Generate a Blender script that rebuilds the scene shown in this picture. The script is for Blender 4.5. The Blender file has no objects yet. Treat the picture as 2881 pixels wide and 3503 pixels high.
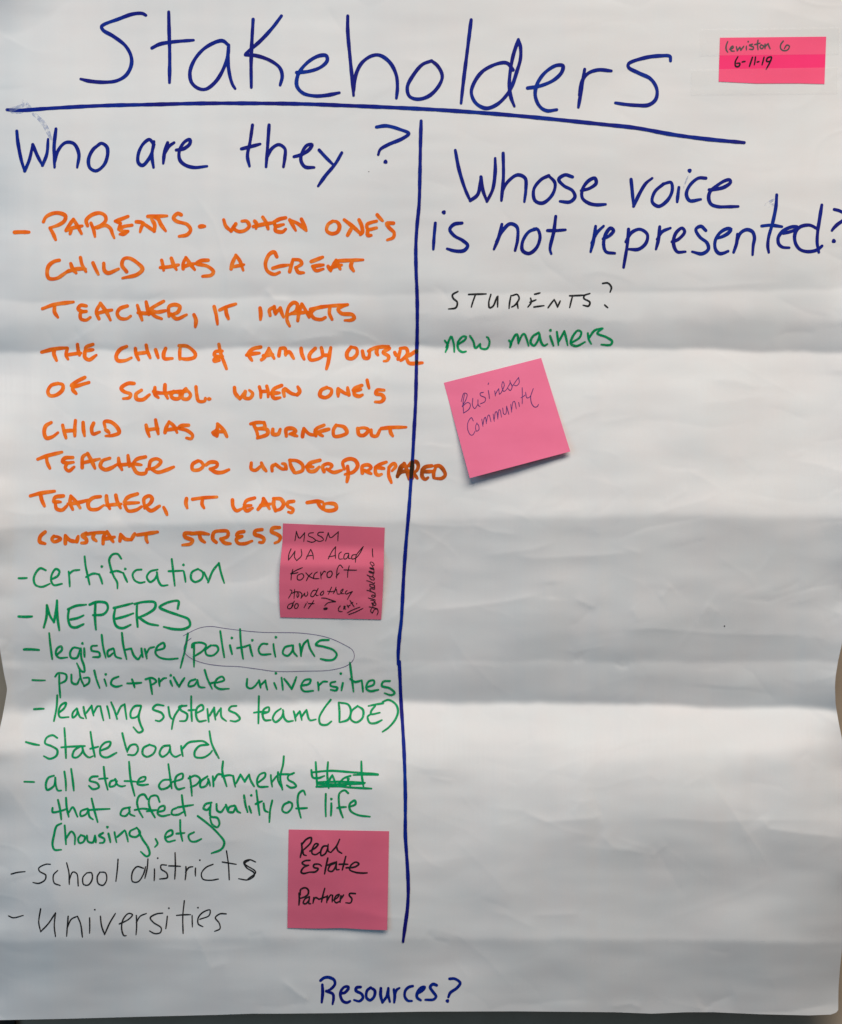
import bpy, math, random
import numpy as np
from mathutils import Vector

# ------------------------------------------------------------------ camera, world, lamps
sc = bpy.context.scene
col = sc.collection
MM = 0.0002235            # metres per photograph pixel on the paper
CAM_D = 0.80              # camera distance from the paper
CX, CY, CZ = 1440.5, 1751.5, 1.5

cam = bpy.data.cameras.new('camera')
cam.sensor_fit = 'HORIZONTAL'
cam.sensor_width = 36
cam.lens = 36 * CAM_D / (2881 * MM)
cam.clip_start = 0.02
cam.clip_end = 50
cam_o = bpy.data.objects.new('camera', cam)
cam_o.location = (0, -CAM_D, CZ)
cam_o.rotation_euler = (math.radians(90), 0, 0)
col.objects.link(cam_o)
sc.camera = cam_o

world = bpy.data.worlds.new('World')
sc.world = world
world.use_nodes = True
bg = world.node_tree.nodes['Background']
bg.inputs['Color'].default_value = (0.76, 0.82, 0.90, 1)
bg.inputs['Strength'].default_value = 0.075

def area(name, loc, target, sx, sy, power, color):
    l = bpy.data.lights.new(name, 'AREA')
    l.shape = 'RECTANGLE'; l.size = sx; l.size_y = sy
    l.energy = power; l.color = color
    o = bpy.data.objects.new(name, l)
    o.location = loc
    o.rotation_euler = (Vector(target) - Vector(loc)).to_track_quat('-Z', 'Y').to_euler()
    col.objects.link(o)
    return o
area('ceiling_light', (0.35, -1.45, 3.20), (0, 0, 1.5), 2.2, 1.0, 57, (1.0, 0.895, 0.795))
area('window_light', (-1.35, -1.25, 1.70), (0, 0, 1.55), 1.0, 1.2, 6.8, (0.34, 0.70, 1.0))

sc.view_settings.view_transform = 'Standard'
sc.view_settings.look = 'None'
sc.view_settings.exposure = 0.0
sc.view_settings.gamma = 1.0

# ------------------------------------------------------------------ materials
def mat(name):
    m = bpy.data.materials.new(name); m.use_nodes = True
    nt = m.node_tree
    return m, nt, nt.nodes['Principled BSDF'], nt.nodes['Material Output']

def noise(nt, scale, detail=4, rough=0.55, stretch=None):
    tc = nt.nodes.new('ShaderNodeTexCoord')
    n = nt.nodes.new('ShaderNodeTexNoise')
    n.inputs['Scale'].default_value = scale
    n.inputs['Detail'].default_value = detail
    n.inputs['Roughness'].default_value = rough
    if stretch:
        mp = nt.nodes.new('ShaderNodeMapping')
        mp.inputs['Scale'].default_value = stretch
        nt.links.new(tc.outputs['Object'], mp.inputs['Vector'])
        nt.links.new(mp.outputs['Vector'], n.inputs['Vector'])
    else:
        nt.links.new(tc.outputs['Object'], n.inputs['Vector'])
    return n

def ramp(nt, src, stops):
    r = nt.nodes.new('ShaderNodeValToRGB')
    e = r.color_ramp.elements
    e[0].position, e[0].color = stops[0][0], (*stops[0][1], 1)
    e[1].position, e[1].color = stops[-1][0], (*stops[-1][1], 1)
    for p, c in stops[1:-1]:
        k = e.new(p); k.color = (*c, 1)
    nt.links.new(src.outputs[0], r.inputs[0])
    return r

def bump(nt, b, src, strength, dist):
    bp = nt.nodes.new('ShaderNodeBump')
    bp.inputs['Strength'].default_value = strength
    bp.inputs['Distance'].default_value = dist
    nt.links.new(src.outputs[0], bp.inputs['Height'])
    nt.links.new(bp.outputs[0], b.inputs['Normal'])

def paper_mat(name, c0, c1, rough=0.75, b=0.25):
    m, nt, p, out = mat(name)
    n = noise(nt, 30, 4, 0.6)
    r = ramp(nt, n, [(0.3, c0), (0.7, c1)])
    nt.links.new(r.outputs[0], p.inputs['Base Color'])
    p.inputs['Roughness'].default_value = rough
    p.inputs['Specular IOR Level'].default_value = 0.25
    f = noise(nt, 900, 3, 0.6)
    bump(nt, p, f, b, 0.0001)
    return m

M = {}
M['paper'] = paper_mat('white_chart_paper', (0.768, 0.762, 0.768), (0.755, 0.778, 0.790), 0.62, 0.22)
M['note_pink'] = paper_mat('pink_note_paper', (0.85, 0.175, 0.32), (0.88, 0.19, 0.345), 0.7, 0.18)
M['note_rose'] = paper_mat('deeper_pink_note_paper', (0.74, 0.135, 0.228), (0.77, 0.15, 0.248), 0.7, 0.18)
M['note_hot'] = paper_mat('hot_pink_note_paper', (1.0, 0.026, 0.175), (1.0, 0.032, 0.195), 0.6, 0.15)
M['wall'] = paper_mat('painted_wall', (0.36, 0.295, 0.225), (0.41, 0.34, 0.265), 0.8, 0.6)
M['trim'] = paper_mat('black_trim', (0.015, 0.014, 0.013), (0.025, 0.023, 0.02), 0.5, 0.2)

def ink_mat(name, stops, scale, see=0.0, holes=None, rough=0.55, hole_scale=1500):
    m, nt, p, out = mat(name)
    n = noise(nt, scale, 4, 0.6)
    r = ramp(nt, n, stops)
    nt.links.new(r.outputs[0], p.inputs['Base Color'])
    p.inputs['Roughness'].default_value = rough
    p.inputs['Specular IOR Level'].default_value = 0.08
    if see or holes:
        t = nt.nodes.new('ShaderNodeBsdfTransparent')
        mx = nt.nodes.new('ShaderNodeMixShader')
        if holes:
            h = noise(nt, hole_scale, 2, 0.6)
            hr = nt.nodes.new('ShaderNodeMapRange')
            hr.inputs['From Min'].default_value = holes[0]
            hr.inputs['From Max'].default_value = holes[1]
            hr.inputs['To Min'].default_value = see
            hr.inputs['To Max'].default_value = holes[2]
            nt.links.new(h.outputs[0], hr.inputs['Value'])
            nt.links.new(hr.outputs[0], mx.inputs[0])
        else:
            mx.inputs[0].default_value = see
        nt.links.new(p.outputs[0], mx.inputs[1])
        nt.links.new(t.outputs[0], mx.inputs[2])
        nt.links.new(mx.outputs[0], out.inputs['Surface'])
    return m
M['blue'] = ink_mat('blue_marker_ink', [(0.3, (0.009, 0.008, 0.17)), (0.5, (0.004, 0.013, 0.23)), (0.72, (0.002, 0.032, 0.30))], 28)
M['orange'] = ink_mat('orange_marker_ink', [(0.30, (0.88, 0.12, 0.004)), (0.52, (0.98, 0.18, 0.006)), (0.72, (1.0, 0.29, 0.045))], 130, 0.10)
M['brown'] = ink_mat('smeared_dark_orange_ink', [(0.36, (0.28, 0.055, 0.004)), (0.62, (0.74, 0.13, 0.006))], 75, 0.08)
M['stain'] = ink_mat('overlapping_ink', [(0.35, (0.012, 0.009, 0.006)), (0.65, (0.03, 0.018, 0.012))], 150)
M['green'] = ink_mat('green_marker_ink', [(0.3, (0.0, 0.28, 0.085)), (0.7, (0.0, 0.38, 0.14))], 160, 0.02, (0.56, 0.72, 0.65), hole_scale=1300)
M['black'] = ink_mat('black_marker_ink', [(0.3, (0.008, 0.009, 0.011)), (0.7, (0.022, 0.024, 0.027))], 160, 0.04, (0.56, 0.72, 0.6))
M['purple'] = ink_mat('purple_ballpoint_ink', [(0.3, (0.06, 0.028, 0.15)), (0.7, (0.12, 0.045, 0.22))], 200)
M['smudge'] = ink_mat('pale_blue_smudge_ink', [(0.3, (0.30, 0.38, 0.62)), (0.7, (0.42, 0.48, 0.68))], 90, 0.5, (0.36, 0.60, 1.0), hole_scale=260)

m, nt, p, out = mat('frosted_tape')
p.inputs['Base Color'].default_value = (0.86, 0.86, 0.84, 1)
p.inputs['Roughness'].default_value = 0.6
p.inputs['Specular IOR Level'].default_value = 0.1
t = nt.nodes.new('ShaderNodeBsdfTransparent'); mx = nt.nodes.new('ShaderNodeMixShader')
mx.inputs[0].default_value = 0.91
nt.links.new(p.outputs[0], mx.inputs[1]); nt.links.new(t.outputs[0], mx.inputs[2])
nt.links.new(mx.outputs[0], out.inputs['Surface'])
M['tape'] = m

# ------------------------------------------------------------------ relief of the sheet
STEP = 5.0
U0, U1, V0, V1 = -66, 2952, -78, 3510
us = np.arange(U0, U1 + 1, STEP); vs = np.arange(V0, V1 + 1, STEP)
NU, NV = len(us), len(vs)
UU, VV = np.meshgrid(us, vs)
rng = np.random.default_rng(11)

def gauss1(a, sig, axis):
    r = int(3 * sig) + 1
    k = np.exp(-0.5 * (np.arange(-r, r + 1) / sig) ** 2); k /= k.sum()
    pad = [(0, 0), (0, 0)]; pad[axis] = (r, r)
    b = np.pad(a, pad, mode='edge')
    n = a.shape[axis] + 2 * r
    F = np.fft.rfft(b, n=n * 2, axis=axis)
    K = np.fft.rfft(k, n=n * 2)
    K = K[:, None] if axis == 0 else K[None, :]
    c = np.fft.irfft(F * K, n=n * 2, axis=axis)
    sl = [slice(None), slice(None)]; sl[axis] = slice(2 * r, 2 * r + a.shape[axis])
    return c[tuple(sl)]

def fnoise(wu, wv):
    """smooth noise, unit variance, feature size wu x wv photograph pixels"""
    a = rng.standard_normal((NV, NU))
    a = gauss1(gauss1(a, wv / STEP / 2.5, 0), wu / STEP / 2.5, 1)
    return (a - a.mean()) / a.std()

# how strongly each fold faces up (high) or down (low); five columns across the sheet
# rows: fold positions in 1/1.6596 photograph pixels and the tone of the fold there
K = 1.6596
COLS = [0, 430, 860, 1300, 1736]
ROWS = [
 # v per column                      tone per column
 ((-50, -50, -50, -50, -50),         (204, 206, 208, 209, 210)),
 ((120, 120, 120, 120, 120),         (209, 209, 210, 210, 211)),
 ((300, 300, 300, 300, 300),         (208, 209, 208, 209, 213)),
 ((420, 420, 430, 440, 440),         (203, 205, 206, 207, 211)),
 ((520, 520, 520, 520, 520),         (203, 203, 204, 204, 208)),
 ((585, 580, 570, 570, 560),         (193, 194, 199, 203, 206)),
 ((621, 613, 603, 603, 590),         (183, 186, 190, 193, 196)),
 ((627, 619, 609, 608, 598),         (204, 207, 206, 211, 215)),
 ((655, 645, 640, 635, 630),         (200, 197, 195, 200, 205)),
 ((680, 680, 672, 665, 670),         (180, 180, 182, 184, 180)),
 ((724, 716, 712, 716, 724),         (162, 163, 166, 168, 170)),
 ((731, 724, 720, 724, 731),         (214, 217, 220, 224, 225)),
 ((790, 780, 785, 800, 800),         (216, 215, 216, 219, 221)),
 ((850, 850, 850, 850, 870),         (209, 205, 206, 212, 214)),
 ((930, 930, 930, 930, 930),         (199, 200, 205, 209, 209)),
 ((985, 985, 985, 985, 985),         (200, 203, 207, 211, 211)),
 ((1040, 1035, 1030, 1035, 1040),    (206, 206, 209, 212, 213)),
 ((1085, 1076, 1068, 1058, 1060),    (199, 201, 204, 206, 208)),
 ((1096, 1086, 1080, 1072, 1075),    (177, 177, 183, 184, 186)),
 ((1130, 1135, 1125, 1115, 1120),    (184, 180, 183, 180, 180)),
 ((1210, 1200, 1200, 1190, 1190),    (186, 186, 186, 183, 182)),
 ((1270, 1270, 1260, 1255, 1260),    (176, 180, 184, 181, 177)),
 ((1320, 1320, 1310, 1310, 1300),    (165, 170, 176, 166, 163)),
 ((1363, 1364, 1361, 1362, 1362),    (151, 159, 168, 151, 150)),
 ((1369, 1371, 1368, 1369, 1369),    (164, 170, 178, 168, 164)),
 ((1400, 1400, 1400, 1410, 1410),    (157, 158, 166, 156, 152)),
 ((1440, 1444, 1440, 1450, 1453),    (156, 152, 152, 144, 142)),
 ((1466, 1460, 1454, 1461, 1466),    (200, 214, 224, 227, 224)),
 ((1530, 1530, 1520, 1530, 1540),    (198, 212, 220, 224, 222)),
 ((1570, 1565, 1580, 1578, 1575),    (180, 192, 205, 206, 196)),
 ((1640, 1640, 1650, 1650, 1640),    (167, 170, 184, 188, 186)),
 ((1720, 1720, 1740, 1720, 1720),    (165, 165, 180, 176, 172)),
 ((1770, 1770, 1780, 1765, 1760),    (163, 166, 180, 170, 165)),
 ((1850, 1850, 1850, 1850, 1850),    (157, 163, 170, 168, 164)),
 ((1935, 1932, 1930, 1930, 1940),    (156, 164, 172, 170, 160)),
 ((1945, 1942, 1940, 1942, 1950),    (139, 149, 158, 150, 136)),
 ((2010, 2010, 2010, 2010, 2010),    (140, 150, 160, 148, 133)),
 ((2070, 2070, 2070, 2070, 2060),    (142, 152, 164, 154, 140)),
 ((2130, 2130, 2130, 2130, 2130),    (140, 150, 168, 160, 150)),
]
cu = np.array(COLS) * K
def smooth_interp(x, xs, ys):
    return np.interp(x, xs, ys)
tone = np.zeros((NV, NU))
wob = gauss1(rng.standard_normal((len(ROWS), NU)), 14, 1); wob /= wob.std()
wob2 = gauss1(rng.standard_normal((len(ROWS), NU)), 3.5, 1); wob2 /= wob2.std()
knot_v = np.array([np.interp(us, cu, np.array(r[0]) * K) for r in ROWS])
knot_t = np.array([np.interp(us, cu, np.array(r[1], float)) for r in ROWS])
gap = np.minimum(np.diff(knot_v, axis=0, prepend=knot_v[:1] - 100), np.diff(knot_v, axis=0, append=knot_v[-1:] + 100))
soft = np.clip(gap / 60, 0, 1)
wshare = wob.copy()
for i in range(1, len(ROWS)):              # the two lips of one sharp crease wander together
    if ROWS[i][0][2] - ROWS[i - 1][0][2] < 20:
        wob[i] = wob[i - 1]; wob2[i] = wob2[i - 1]
knot_v = knot_v + wob * np.where(soft > 0.6, 14, 3.0) + wob2 * np.where(soft > 0.6, 5, 1.5)
knot_v = np.maximum.accumulate(knot_v + np.arange(len(ROWS))[:, None] * 0.01, axis=0)
for j in range(NU):
    tone[:, j] = np.interp(vs, knot_v[:, j], knot_t[:, j])
tone = gauss1(gauss1(tone, 0.6, 0), 1.6, 1)
def sheared(wu, wv, k):
    a = rng.standard_normal((NV + 300, NU))
    a = gauss1(gauss1(a, wv / STEP / 2.5, 0), wu / STEP / 2.5, 1); a /= a.std()
    return np.stack([a[int(150 + k * (j - NU / 2)):, j][:NV] for j in range(NU)], axis=1)
calm = np.interp(VV, [0, 700, 1250, 1800], [0.38, 0.5, 0.9, 1.0])
tone += calm * (3.2 * fnoise(420, 170) + 2.6 * sheared(300, 90, 0.25) + 2.4 * sheared(300, 90, -0.3) + 1.6 * fnoise(170, 42))
def lin(s):
    s = s / 255.0
    return np.where(s < 0.04045, s / 12.92, ((s + 0.055) / 1.055) ** 2.4)
T = lin(tone)
Tlow = gauss1(gauss1(T, 420 / STEP, 0), 300 / STEP, 1)
GAIN = 0.93
# a flat sheet gets this much light from the ceiling lamp at each height; folds supply the rest
zz_ = (CY - VV) * MM
r2_ = 1.40 ** 2 + (1.75 - zz_) ** 2
flat = 1.40 / r2_ ** 1.5 + 0.028
flat *= (T.mean() / flat.mean())
Tref = Tlow ** 0.35 * flat ** 0.65
slope = GAIN * (T / Tref - 1)
slope -= slope.mean(axis=0, keepdims=True)
H = np.cumsum(slope, axis=0) * STEP * MM
H -= H.mean(axis=0, keepdims=True)
H = H - np.minimum(0, H.min() + 0.024)

# broad undulation, wrinkles, crumpled facets
H += 0.00040 * fnoise(700, 260) * (0.4 + 0.6 * calm)
H += 0.00015 * fnoise(260, 90) * calm
H += 0.00005 * fnoise(110, 45) * (0.3 + 0.7 * calm)
q = fnoise(420, 260); q2 = fnoise(300, 150)
H += 0.00004 * fnoise(190, 36)
H += 0.000018 * fnoise(60, 32) * calm
H += -0.00016 * np.exp(-np.abs(q) / 0.16) * np.clip(fnoise(500, 300), 0, 1.5)
H += 0.00012 * np.exp(-np.abs(q2) / 0.2) * np.clip(fnoise(500, 300), 0, 1.5)
q3 = fnoise(150, 110)
H += -0.00007 * np.exp(-np.abs(q3) / 0.3) * np.clip(fnoise(400, 300), 0, 2)

def crease(pts, h, up, down):
    """a fold line; h mm high, falling off over `up` pixels on the left and `down` on the right of its direction"""
    P = np.array(pts, float); m = 5 * max(up, down)
    i0, i1 = [int(np.clip((x - U0) / STEP, 0, NU)) for x in (P[:, 0].min() - m, P[:, 0].max() + m)]
    j0, j1 = [int(np.clip((y - V0) / STEP, 0, NV)) for y in (P[:, 1].min() - m, P[:, 1].max() + m)]
    if i1 <= i0 or j1 <= j0: return
    A, B = UU[j0:j1, i0:i1], VV[j0:j1, i0:i1]
    best = np.full(A.shape, 1e9); side = np.zeros(A.shape); tt = np.zeros(A.shape)
    n = len(P) - 1
    for i in range(n):
        (x0, y0), (x1, y1) = P[i], P[i + 1]
        dx, dy = x1 - x0, y1 - y0
        t_ = np.clip(((A - x0) * dx + (B - y0) * dy) / (dx * dx + dy * dy + 1e-9), 0, 1)
        d = np.hypot(A - x0 - t_ * dx, B - y0 - t_ * dy)
        m_ = d < best
        best = np.where(m_, d, best)
        side = np.where(m_, dx * (B - y0) - dy * (A - x0), side)
        tt = np.where(m_, (i + t_) / n, tt)
    w = np.where(side < 0, up, down)
    H[j0:j1, i0:i1] += h * 0.001 * np.exp(-best / w) * np.clip(np.sin(math.pi * np.clip(tt, 0.02, 0.98)) * 1.6, 0, 1)

# scattered small creases of a sheet that has been folded, rolled and handled
cr_rng = random.Random(77)
for k in range(360):
    x, y = cr_rng.uniform(-20, 2900), cr_rng.triangular(-40, 3480, 2300)
    L = cr_rng.choice((70, 110, 160, 240, 360)) * cr_rng.uniform(0.7, 1.3)
    a = cr_rng.gauss(0, 0.35) if cr_rng.random() < 0.72 else cr_rng.uniform(-1.5, 1.5)
    pts = [(x, y)]
    for q_ in range(3):
        a += cr_rng.gauss(0, 0.22)
        x += L / 3 * math.cos(a); y += L / 3 * math.sin(a); pts.append((x, y))
    up, dn = cr_rng.choice((cr_rng.uniform(6, 14), cr_rng.uniform(12, 34))), cr_rng.choice((cr_rng.uniform(6, 14), cr_rng.uniform(12, 34)))
    amp = cr_rng.uniform(0.09, 0.34) * (up + dn) / 40 * (0.4 if y < 950 else 1.0)
    crease(pts, amp * cr_rng.choice((-1, 1, 1)), up, dn)

# right half, lower: long wandering crease and the short ones around it
crease([(2600, 2790), (2630, 2835), (2740, 2850), (2940, 2872)], 0.9, 26, 60)
crease([(2190, 2805), (2300, 2800), (2450, 2812), (2590, 2806), (2700, 2806), (2900, 2806)], 0.5, 34, 40)
crease([(1790, 2780), (1870, 2812), (2030, 2800), (2060, 2785)], 0.6, 34, 24)
crease([(2050, 2850), (2100, 2900), (2230, 2925)], 0.6, 40, 30)
crease([(2230, 2880), (2300, 3000), (2345, 3070)], -0.35, 30, 30)
crease([(1540, 2860), (1650, 2960), (1760, 3080)], 0.4, 60, 60)
crease([(2120, 2160), (2230, 2150), (2480, 2170), (2881, 2175)], 0.6, 60, 20)
crease([(1440, 2090), (1600, 2075), (1750, 2055), (1860, 2030)], 0.8, 22, 50)
crease([(1960, 2045), (2020, 2072), (2040, 2076)], 0.5, 20, 14)
crease([(1960, 2265), (1990, 2240), (1995, 2268)], -0.4, 10, 14)
crease([(2100, 2268), (2130, 2282), (2155, 2276)], -0.5, 12, 10)
crease([(1760, 1900), (1830, 1910), (2050, 1900), (2200, 1885)], 0.5, 24, 40)
crease([(1610, 1793), (1680, 1818), (1780, 1830)], 0.45, 22, 40)
crease([(1380, 1780), (1440, 1795), (1560, 1800), (1690, 1796)], 0.5, 16, 40)
crease([(1500, 1745), (1560, 1700), (1700, 1720)], -0.25, 30, 30)
crease([(2380, 1380), (2500, 1372), (2640, 1350)], 0.3, 20, 30)
crease([(2400, 1295), (2560, 1322), (2700, 1320)], 0.25, 26, 40)
crease([(2220, 985), (2400, 985), (2540, 972), (2700, 965)], 0.35, 20, 26)
crease([(2640, 1010), (2760, 1070), (2860, 1090)], -0.3, 20, 26)
# left half, around IMPACTS and below
crease([(905, 985), (940, 1025), (1000, 1030)], 0.7, 18, 24)
crease([(820, 1110), (870, 1150), (910, 1080)], 0.4, 24, 30)
crease([(960, 1180), (1040, 1160), (1100, 1150), (1180, 1148)], 0.45, 14, 30)
crease([(430, 1350), (520, 1380), (560, 1440)], 0.35, 40, 60)
crease([(960, 1440), (1120, 1560), (1300, 1600)], -0.35, 40, 50)
crease([(0, 1745), (100, 1760), (200, 1755)], 0.3, 20, 30)
crease([(600, 1990), (640, 2050), (780, 2160)], -0.5, 40, 40)
crease([(120, 1800), (300, 1870), (420, 1850)], 0.35, 40, 60)
crease([(880, 2640), (960, 2610), (1030, 2640)], 0.4, 24, 40)
crease([(1330, 2270), (1250, 2250), (1100, 2275), (900, 2280)], 0.4, 30, 16)
crease([(660, 3180), (720, 3310), (790, 3290)], 0.5, 26, 40)
crease([(960, 3350), (1020, 3400), (1060, 3425)], 0.55, 12, 18)
crease([(860, 3440), (960, 3445), (1050, 3430)], -0.4, 20, 26)
crease([(2080, 3445), (2160, 3435), (2200, 3452)], 0.5, 20, 16)
crease([(2400, 3460), (2440, 3430), (2520, 3400)], -0.7, 40, 24)
crease([(2480, 3470), (2700, 3462), (2870, 3430)], -0.8, 40, 30)
crease([(1800, 3440), (1900, 3425), (2020, 3420)], -0.3, 24, 20)
crease([(1460, 3190), (1490, 3215), (1540, 3225)], -0.4, 14, 18)
crease([(520, 3240), (700, 3255), (900, 3240)], 0.25, 20, 30)
# upper half, soft dents
crease([(1370, 200), (1460, 215), (1560, 238)], 0.16, 10, 16)
crease([(1115, 20), (1160, 90), (1200, 130)], -0.16, 10, 14)
crease([(400, 450), (470, 440), (560, 410)], -0.2, 40, 60)
crease([(1560, 440), (1640, 480), (1720, 500)], -0.25, 40, 60)
crease([(2100, 370), (2160, 410), (2220, 440)], -0.25, 30, 40)
crease([(2620, 20), (2720, 50), (2881, 90)], 0.35, 40, 60)
# how far the sheet stands off its mean plane
print('relief mm', H.min() * 1000, H.max() * 1000)
# upper left corner bends towards the wall
cr = np.clip(1 - np.hypot((UU + 60) / 300, (VV + 60) / 190), 0, 1)
H += 0.011 * cr ** 1.5

def samp(u, v):
    x = np.clip((np.asarray(u, float) - U0) / STEP, 0, NU - 1.001)
    y = np.clip((np.asarray(v, float) - V0) / STEP, 0, NV - 1.001)
    i = x.astype(int); j = y.astype(int); fx = x - i; fy = y - j
    return (H[j, i] * (1 - fx) * (1 - fy) + H[j, i + 1] * fx * (1 - fy) + H[j + 1, i] * (1 - fx) * fy + H[j + 1, i + 1] * fx * fy)

def place(u, v, h):
    """point on the hung sheet, h metres in front of its mean plane"""
    k = (CAM_D - h) / CAM_D
    u = np.asarray(u, float); v = np.asarray(v, float)
    return np.stack([(u - CX) * MM * k, -h, CZ + (CY - v) * MM * k], axis=-1)

# ------------------------------------------------------------------ object helpers
def mesh_obj(name, verts, faces, material, parent=None, smooth=True):
    me = bpy.data.meshes.new(name)
    me.from_pydata([tuple(p) for p in verts], [], faces)
    me.materials.append(material)
    if smooth:
        me.polygons.foreach_set('use_smooth', [True] * len(me.polygons))
    me.update()
    o = bpy.data.objects.new(name, me)
    col.objects.link(o)
    if parent: o.parent = parent
    return o

def grid_obj(name, P, material, parent=None, thick=0.0):
    nv, nu = P.shape[:2]
    verts = P.reshape(-1, 3)
    idx = np.arange(nv * nu).reshape(nv, nu)
    q = np.stack([idx[:-1, :-1], idx[1:, :-1], idx[1:, 1:], idx[:-1, 1:]], -1).reshape(-1, 4)
    if thick:
        back = verts + np.array([0, thick, 0])
        n = len(verts)
        verts = np.concatenate([verts, back])
        qb = q[:, ::-1] + n
        b = np.concatenate([idx[0, :], idx[1:, -1], idx[-1, -2::-1], idx[-2:0:-1, 0]])
        b2 = np.roll(b, -1)
        qs = np.stack([b, b2, b2 + n, b + n], -1)
        q = np.concatenate([q, qb, qs])
    me = bpy.data.meshes.new(name)
    me.vertices.add(len(verts)); me.vertices.foreach_set('co', verts.astype(np.float32).ravel())
    me.loops.add(q.size); me.loops.foreach_set('vertex_index', q.astype(np.int32).ravel())
    me.polygons.add(len(q)); me.polygons.foreach_set('loop_start', np.arange(0, q.size, 4, dtype=np.int32))
    me.polygons.foreach_set('use_smooth', np.ones(len(q), dtype=bool))
    me.materials.append(material)
    me.update(calc_edges=True); me.validate()
    if thick: me.set_sharp_from_angle(angle=math.radians(40))
    o = bpy.data.objects.new(name, me)
    col.objects.link(o)
    if parent: o.parent = parent
    return o

def empty(name, loc, label, cat, group=None):
    o = bpy.data.objects.new(name, None)
    o.empty_display_size = 0.02
    col.objects.link(o)
    o['label'] = label; o['category'] = cat
    if group: o['group'] = group
    return o

# ------------------------------------------------------------------ wall behind
w = mesh_obj('wall', [(-2, 0.029, -0.0), (2, 0.029, 0), (2, 0.029, 3), (-2, 0.029, 3)], [(0, 1, 2, 3)], M['wall'], smooth=False)
w['kind'] = 'structure'
def box(name, x0, x1, y0, y1, z0, z1, material, parent=None):
    v = [(x, y, z) for x in (x0, x1) for y in (y0, y1) for z in (z0, z1)]
    f = [(0, 1, 3, 2), (4, 6, 7, 5), (0, 4, 5, 1), (2, 3, 7, 6), (0, 2, 6, 4), (1, 5, 7, 3)]
    return mesh_obj(name, v, f, material, parent, smooth=False)
tr = box('wall_trim', -0.42, -0.3205, 0.0245, 0.0285, 0.75, 1.135, M['trim'])
tr['kind'] = 'structure'

# ------------------------------------------------------------------ the chart sheet
chart = empty('flip_chart_sheet', (0, 0, 0), 'large creased white paper sheet covered in marker handwriting, hung on the wall', 'paper chart')
Lk = np.array([(-100, -40), (1500, -36), (2000, -22), (2150, -10), (2233, 0), (2313, 13), (2369, 25), (2400, 20), (2472, 7), (2500, 0), (2600, -12), (2900, -20), (3300, -16), (3510, -14)])
Rk = np.array([(-100, 2930), (1500, 2925), (2000, 2902), (2150, 2890), (2236, 2881), (2293, 2868), (2350, 2859), (2386, 2857), (2446, 2859), (2512, 2870), (2566, 2881), (2700, 2893), (3000, 2900), (3200, 2888), (3297, 2881), (3364, 2874), (3430, 2869), (3510, 2868)])
Bk = np.array([(-66, 3491), (0, 3490), (207, 3486), (500, 3478), (746, 3472), (863, 3468), (954, 3468), (1160, 3466), (1440, 3461), (1770, 3460), (2100, 3463), (2230, 3468), (2350, 3463), (2440, 3463), (2600, 3470), (2768, 3474), (2843, 3471), (2862, 3464), (2868, 3455), (2960, 3455)])
def edge_s(x, kk):
    a = np.interp(x, kk[:, 0], kk[:, 1]); return a
ff = (us - us[0]) / (us[-1] - us[0]); gg = (vs - vs[0]) / (vs[-1] - vs[0])
Lv = gauss1(edge_s(vs, Lk)[:, None], 1.5, 0)[:, 0]; Rv = gauss1(edge_s(vs, Rk)[:, None], 1.5, 0)[:, 0]
U = Lv[:, None] + ff[None, :] * (Rv - Lv)[:, None]
Bu = np.interp(Lv[-1] + ff * (Rv[-1] - Lv[-1]), Bk[:, 0], Bk[:, 1])
V = vs[0] + gg[:, None] * (Bu - vs[0])[None, :]
Hs = samp(U, V)
grid_obj('paper_sheet', place(U, V, Hs), M['paper'], chart)

# ------------------------------------------------------------------ strokes
TILE = {'A': (0, 0, .6912), 'B': (1100, 0, .6912), 'D': (1400, 400, .8531), 'N': (2281, 0, .3456), 'T': (2400, 540, .2771),
        'O1': (0, 680, .4608), 'O2': (740, 680, .4608), 'O3': (0, 1240, .4608), 'O4': (740, 1240, .4608),
        'BC': (1480, 1180, .3168), 'MS': (900, 1750, .2995), 'RE': (900, 2780, .2995), 'RS': (1000, 3280, .4032),
        'G1': (0, 1870, .4608), 'G2': (620, 2120, .4608), 'G3': (0, 2370, .4608), 'K': (0, 2880, .53), 'Q': (560, 2560, .4954), 'S': (0, 0, 1),
        'P': (1240, 1500, .2304), 'M2': (970, 1990, .1613), 'M3': (1235, 1900, .1042), 'ST': (1440, 900, .4608)}

def parse(txt):
    """strokes in photograph pixels; 'TILE:' switches the tile, ';' ends a stroke"""
    out = []; tile = 'S'
    for part in txt.split(';'):
        pts = []
        for tok in part.split():
            if tok.endswith(':'):
                tile = tok[:-1]; continue
            x, y = tok.split(','); t0 = TILE[tile]
            pts.append((t0[0] + float(x) * t0[2], t0[1] + float(y) * t0[2]))
        if pts: out.append(pts)
    return out

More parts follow.
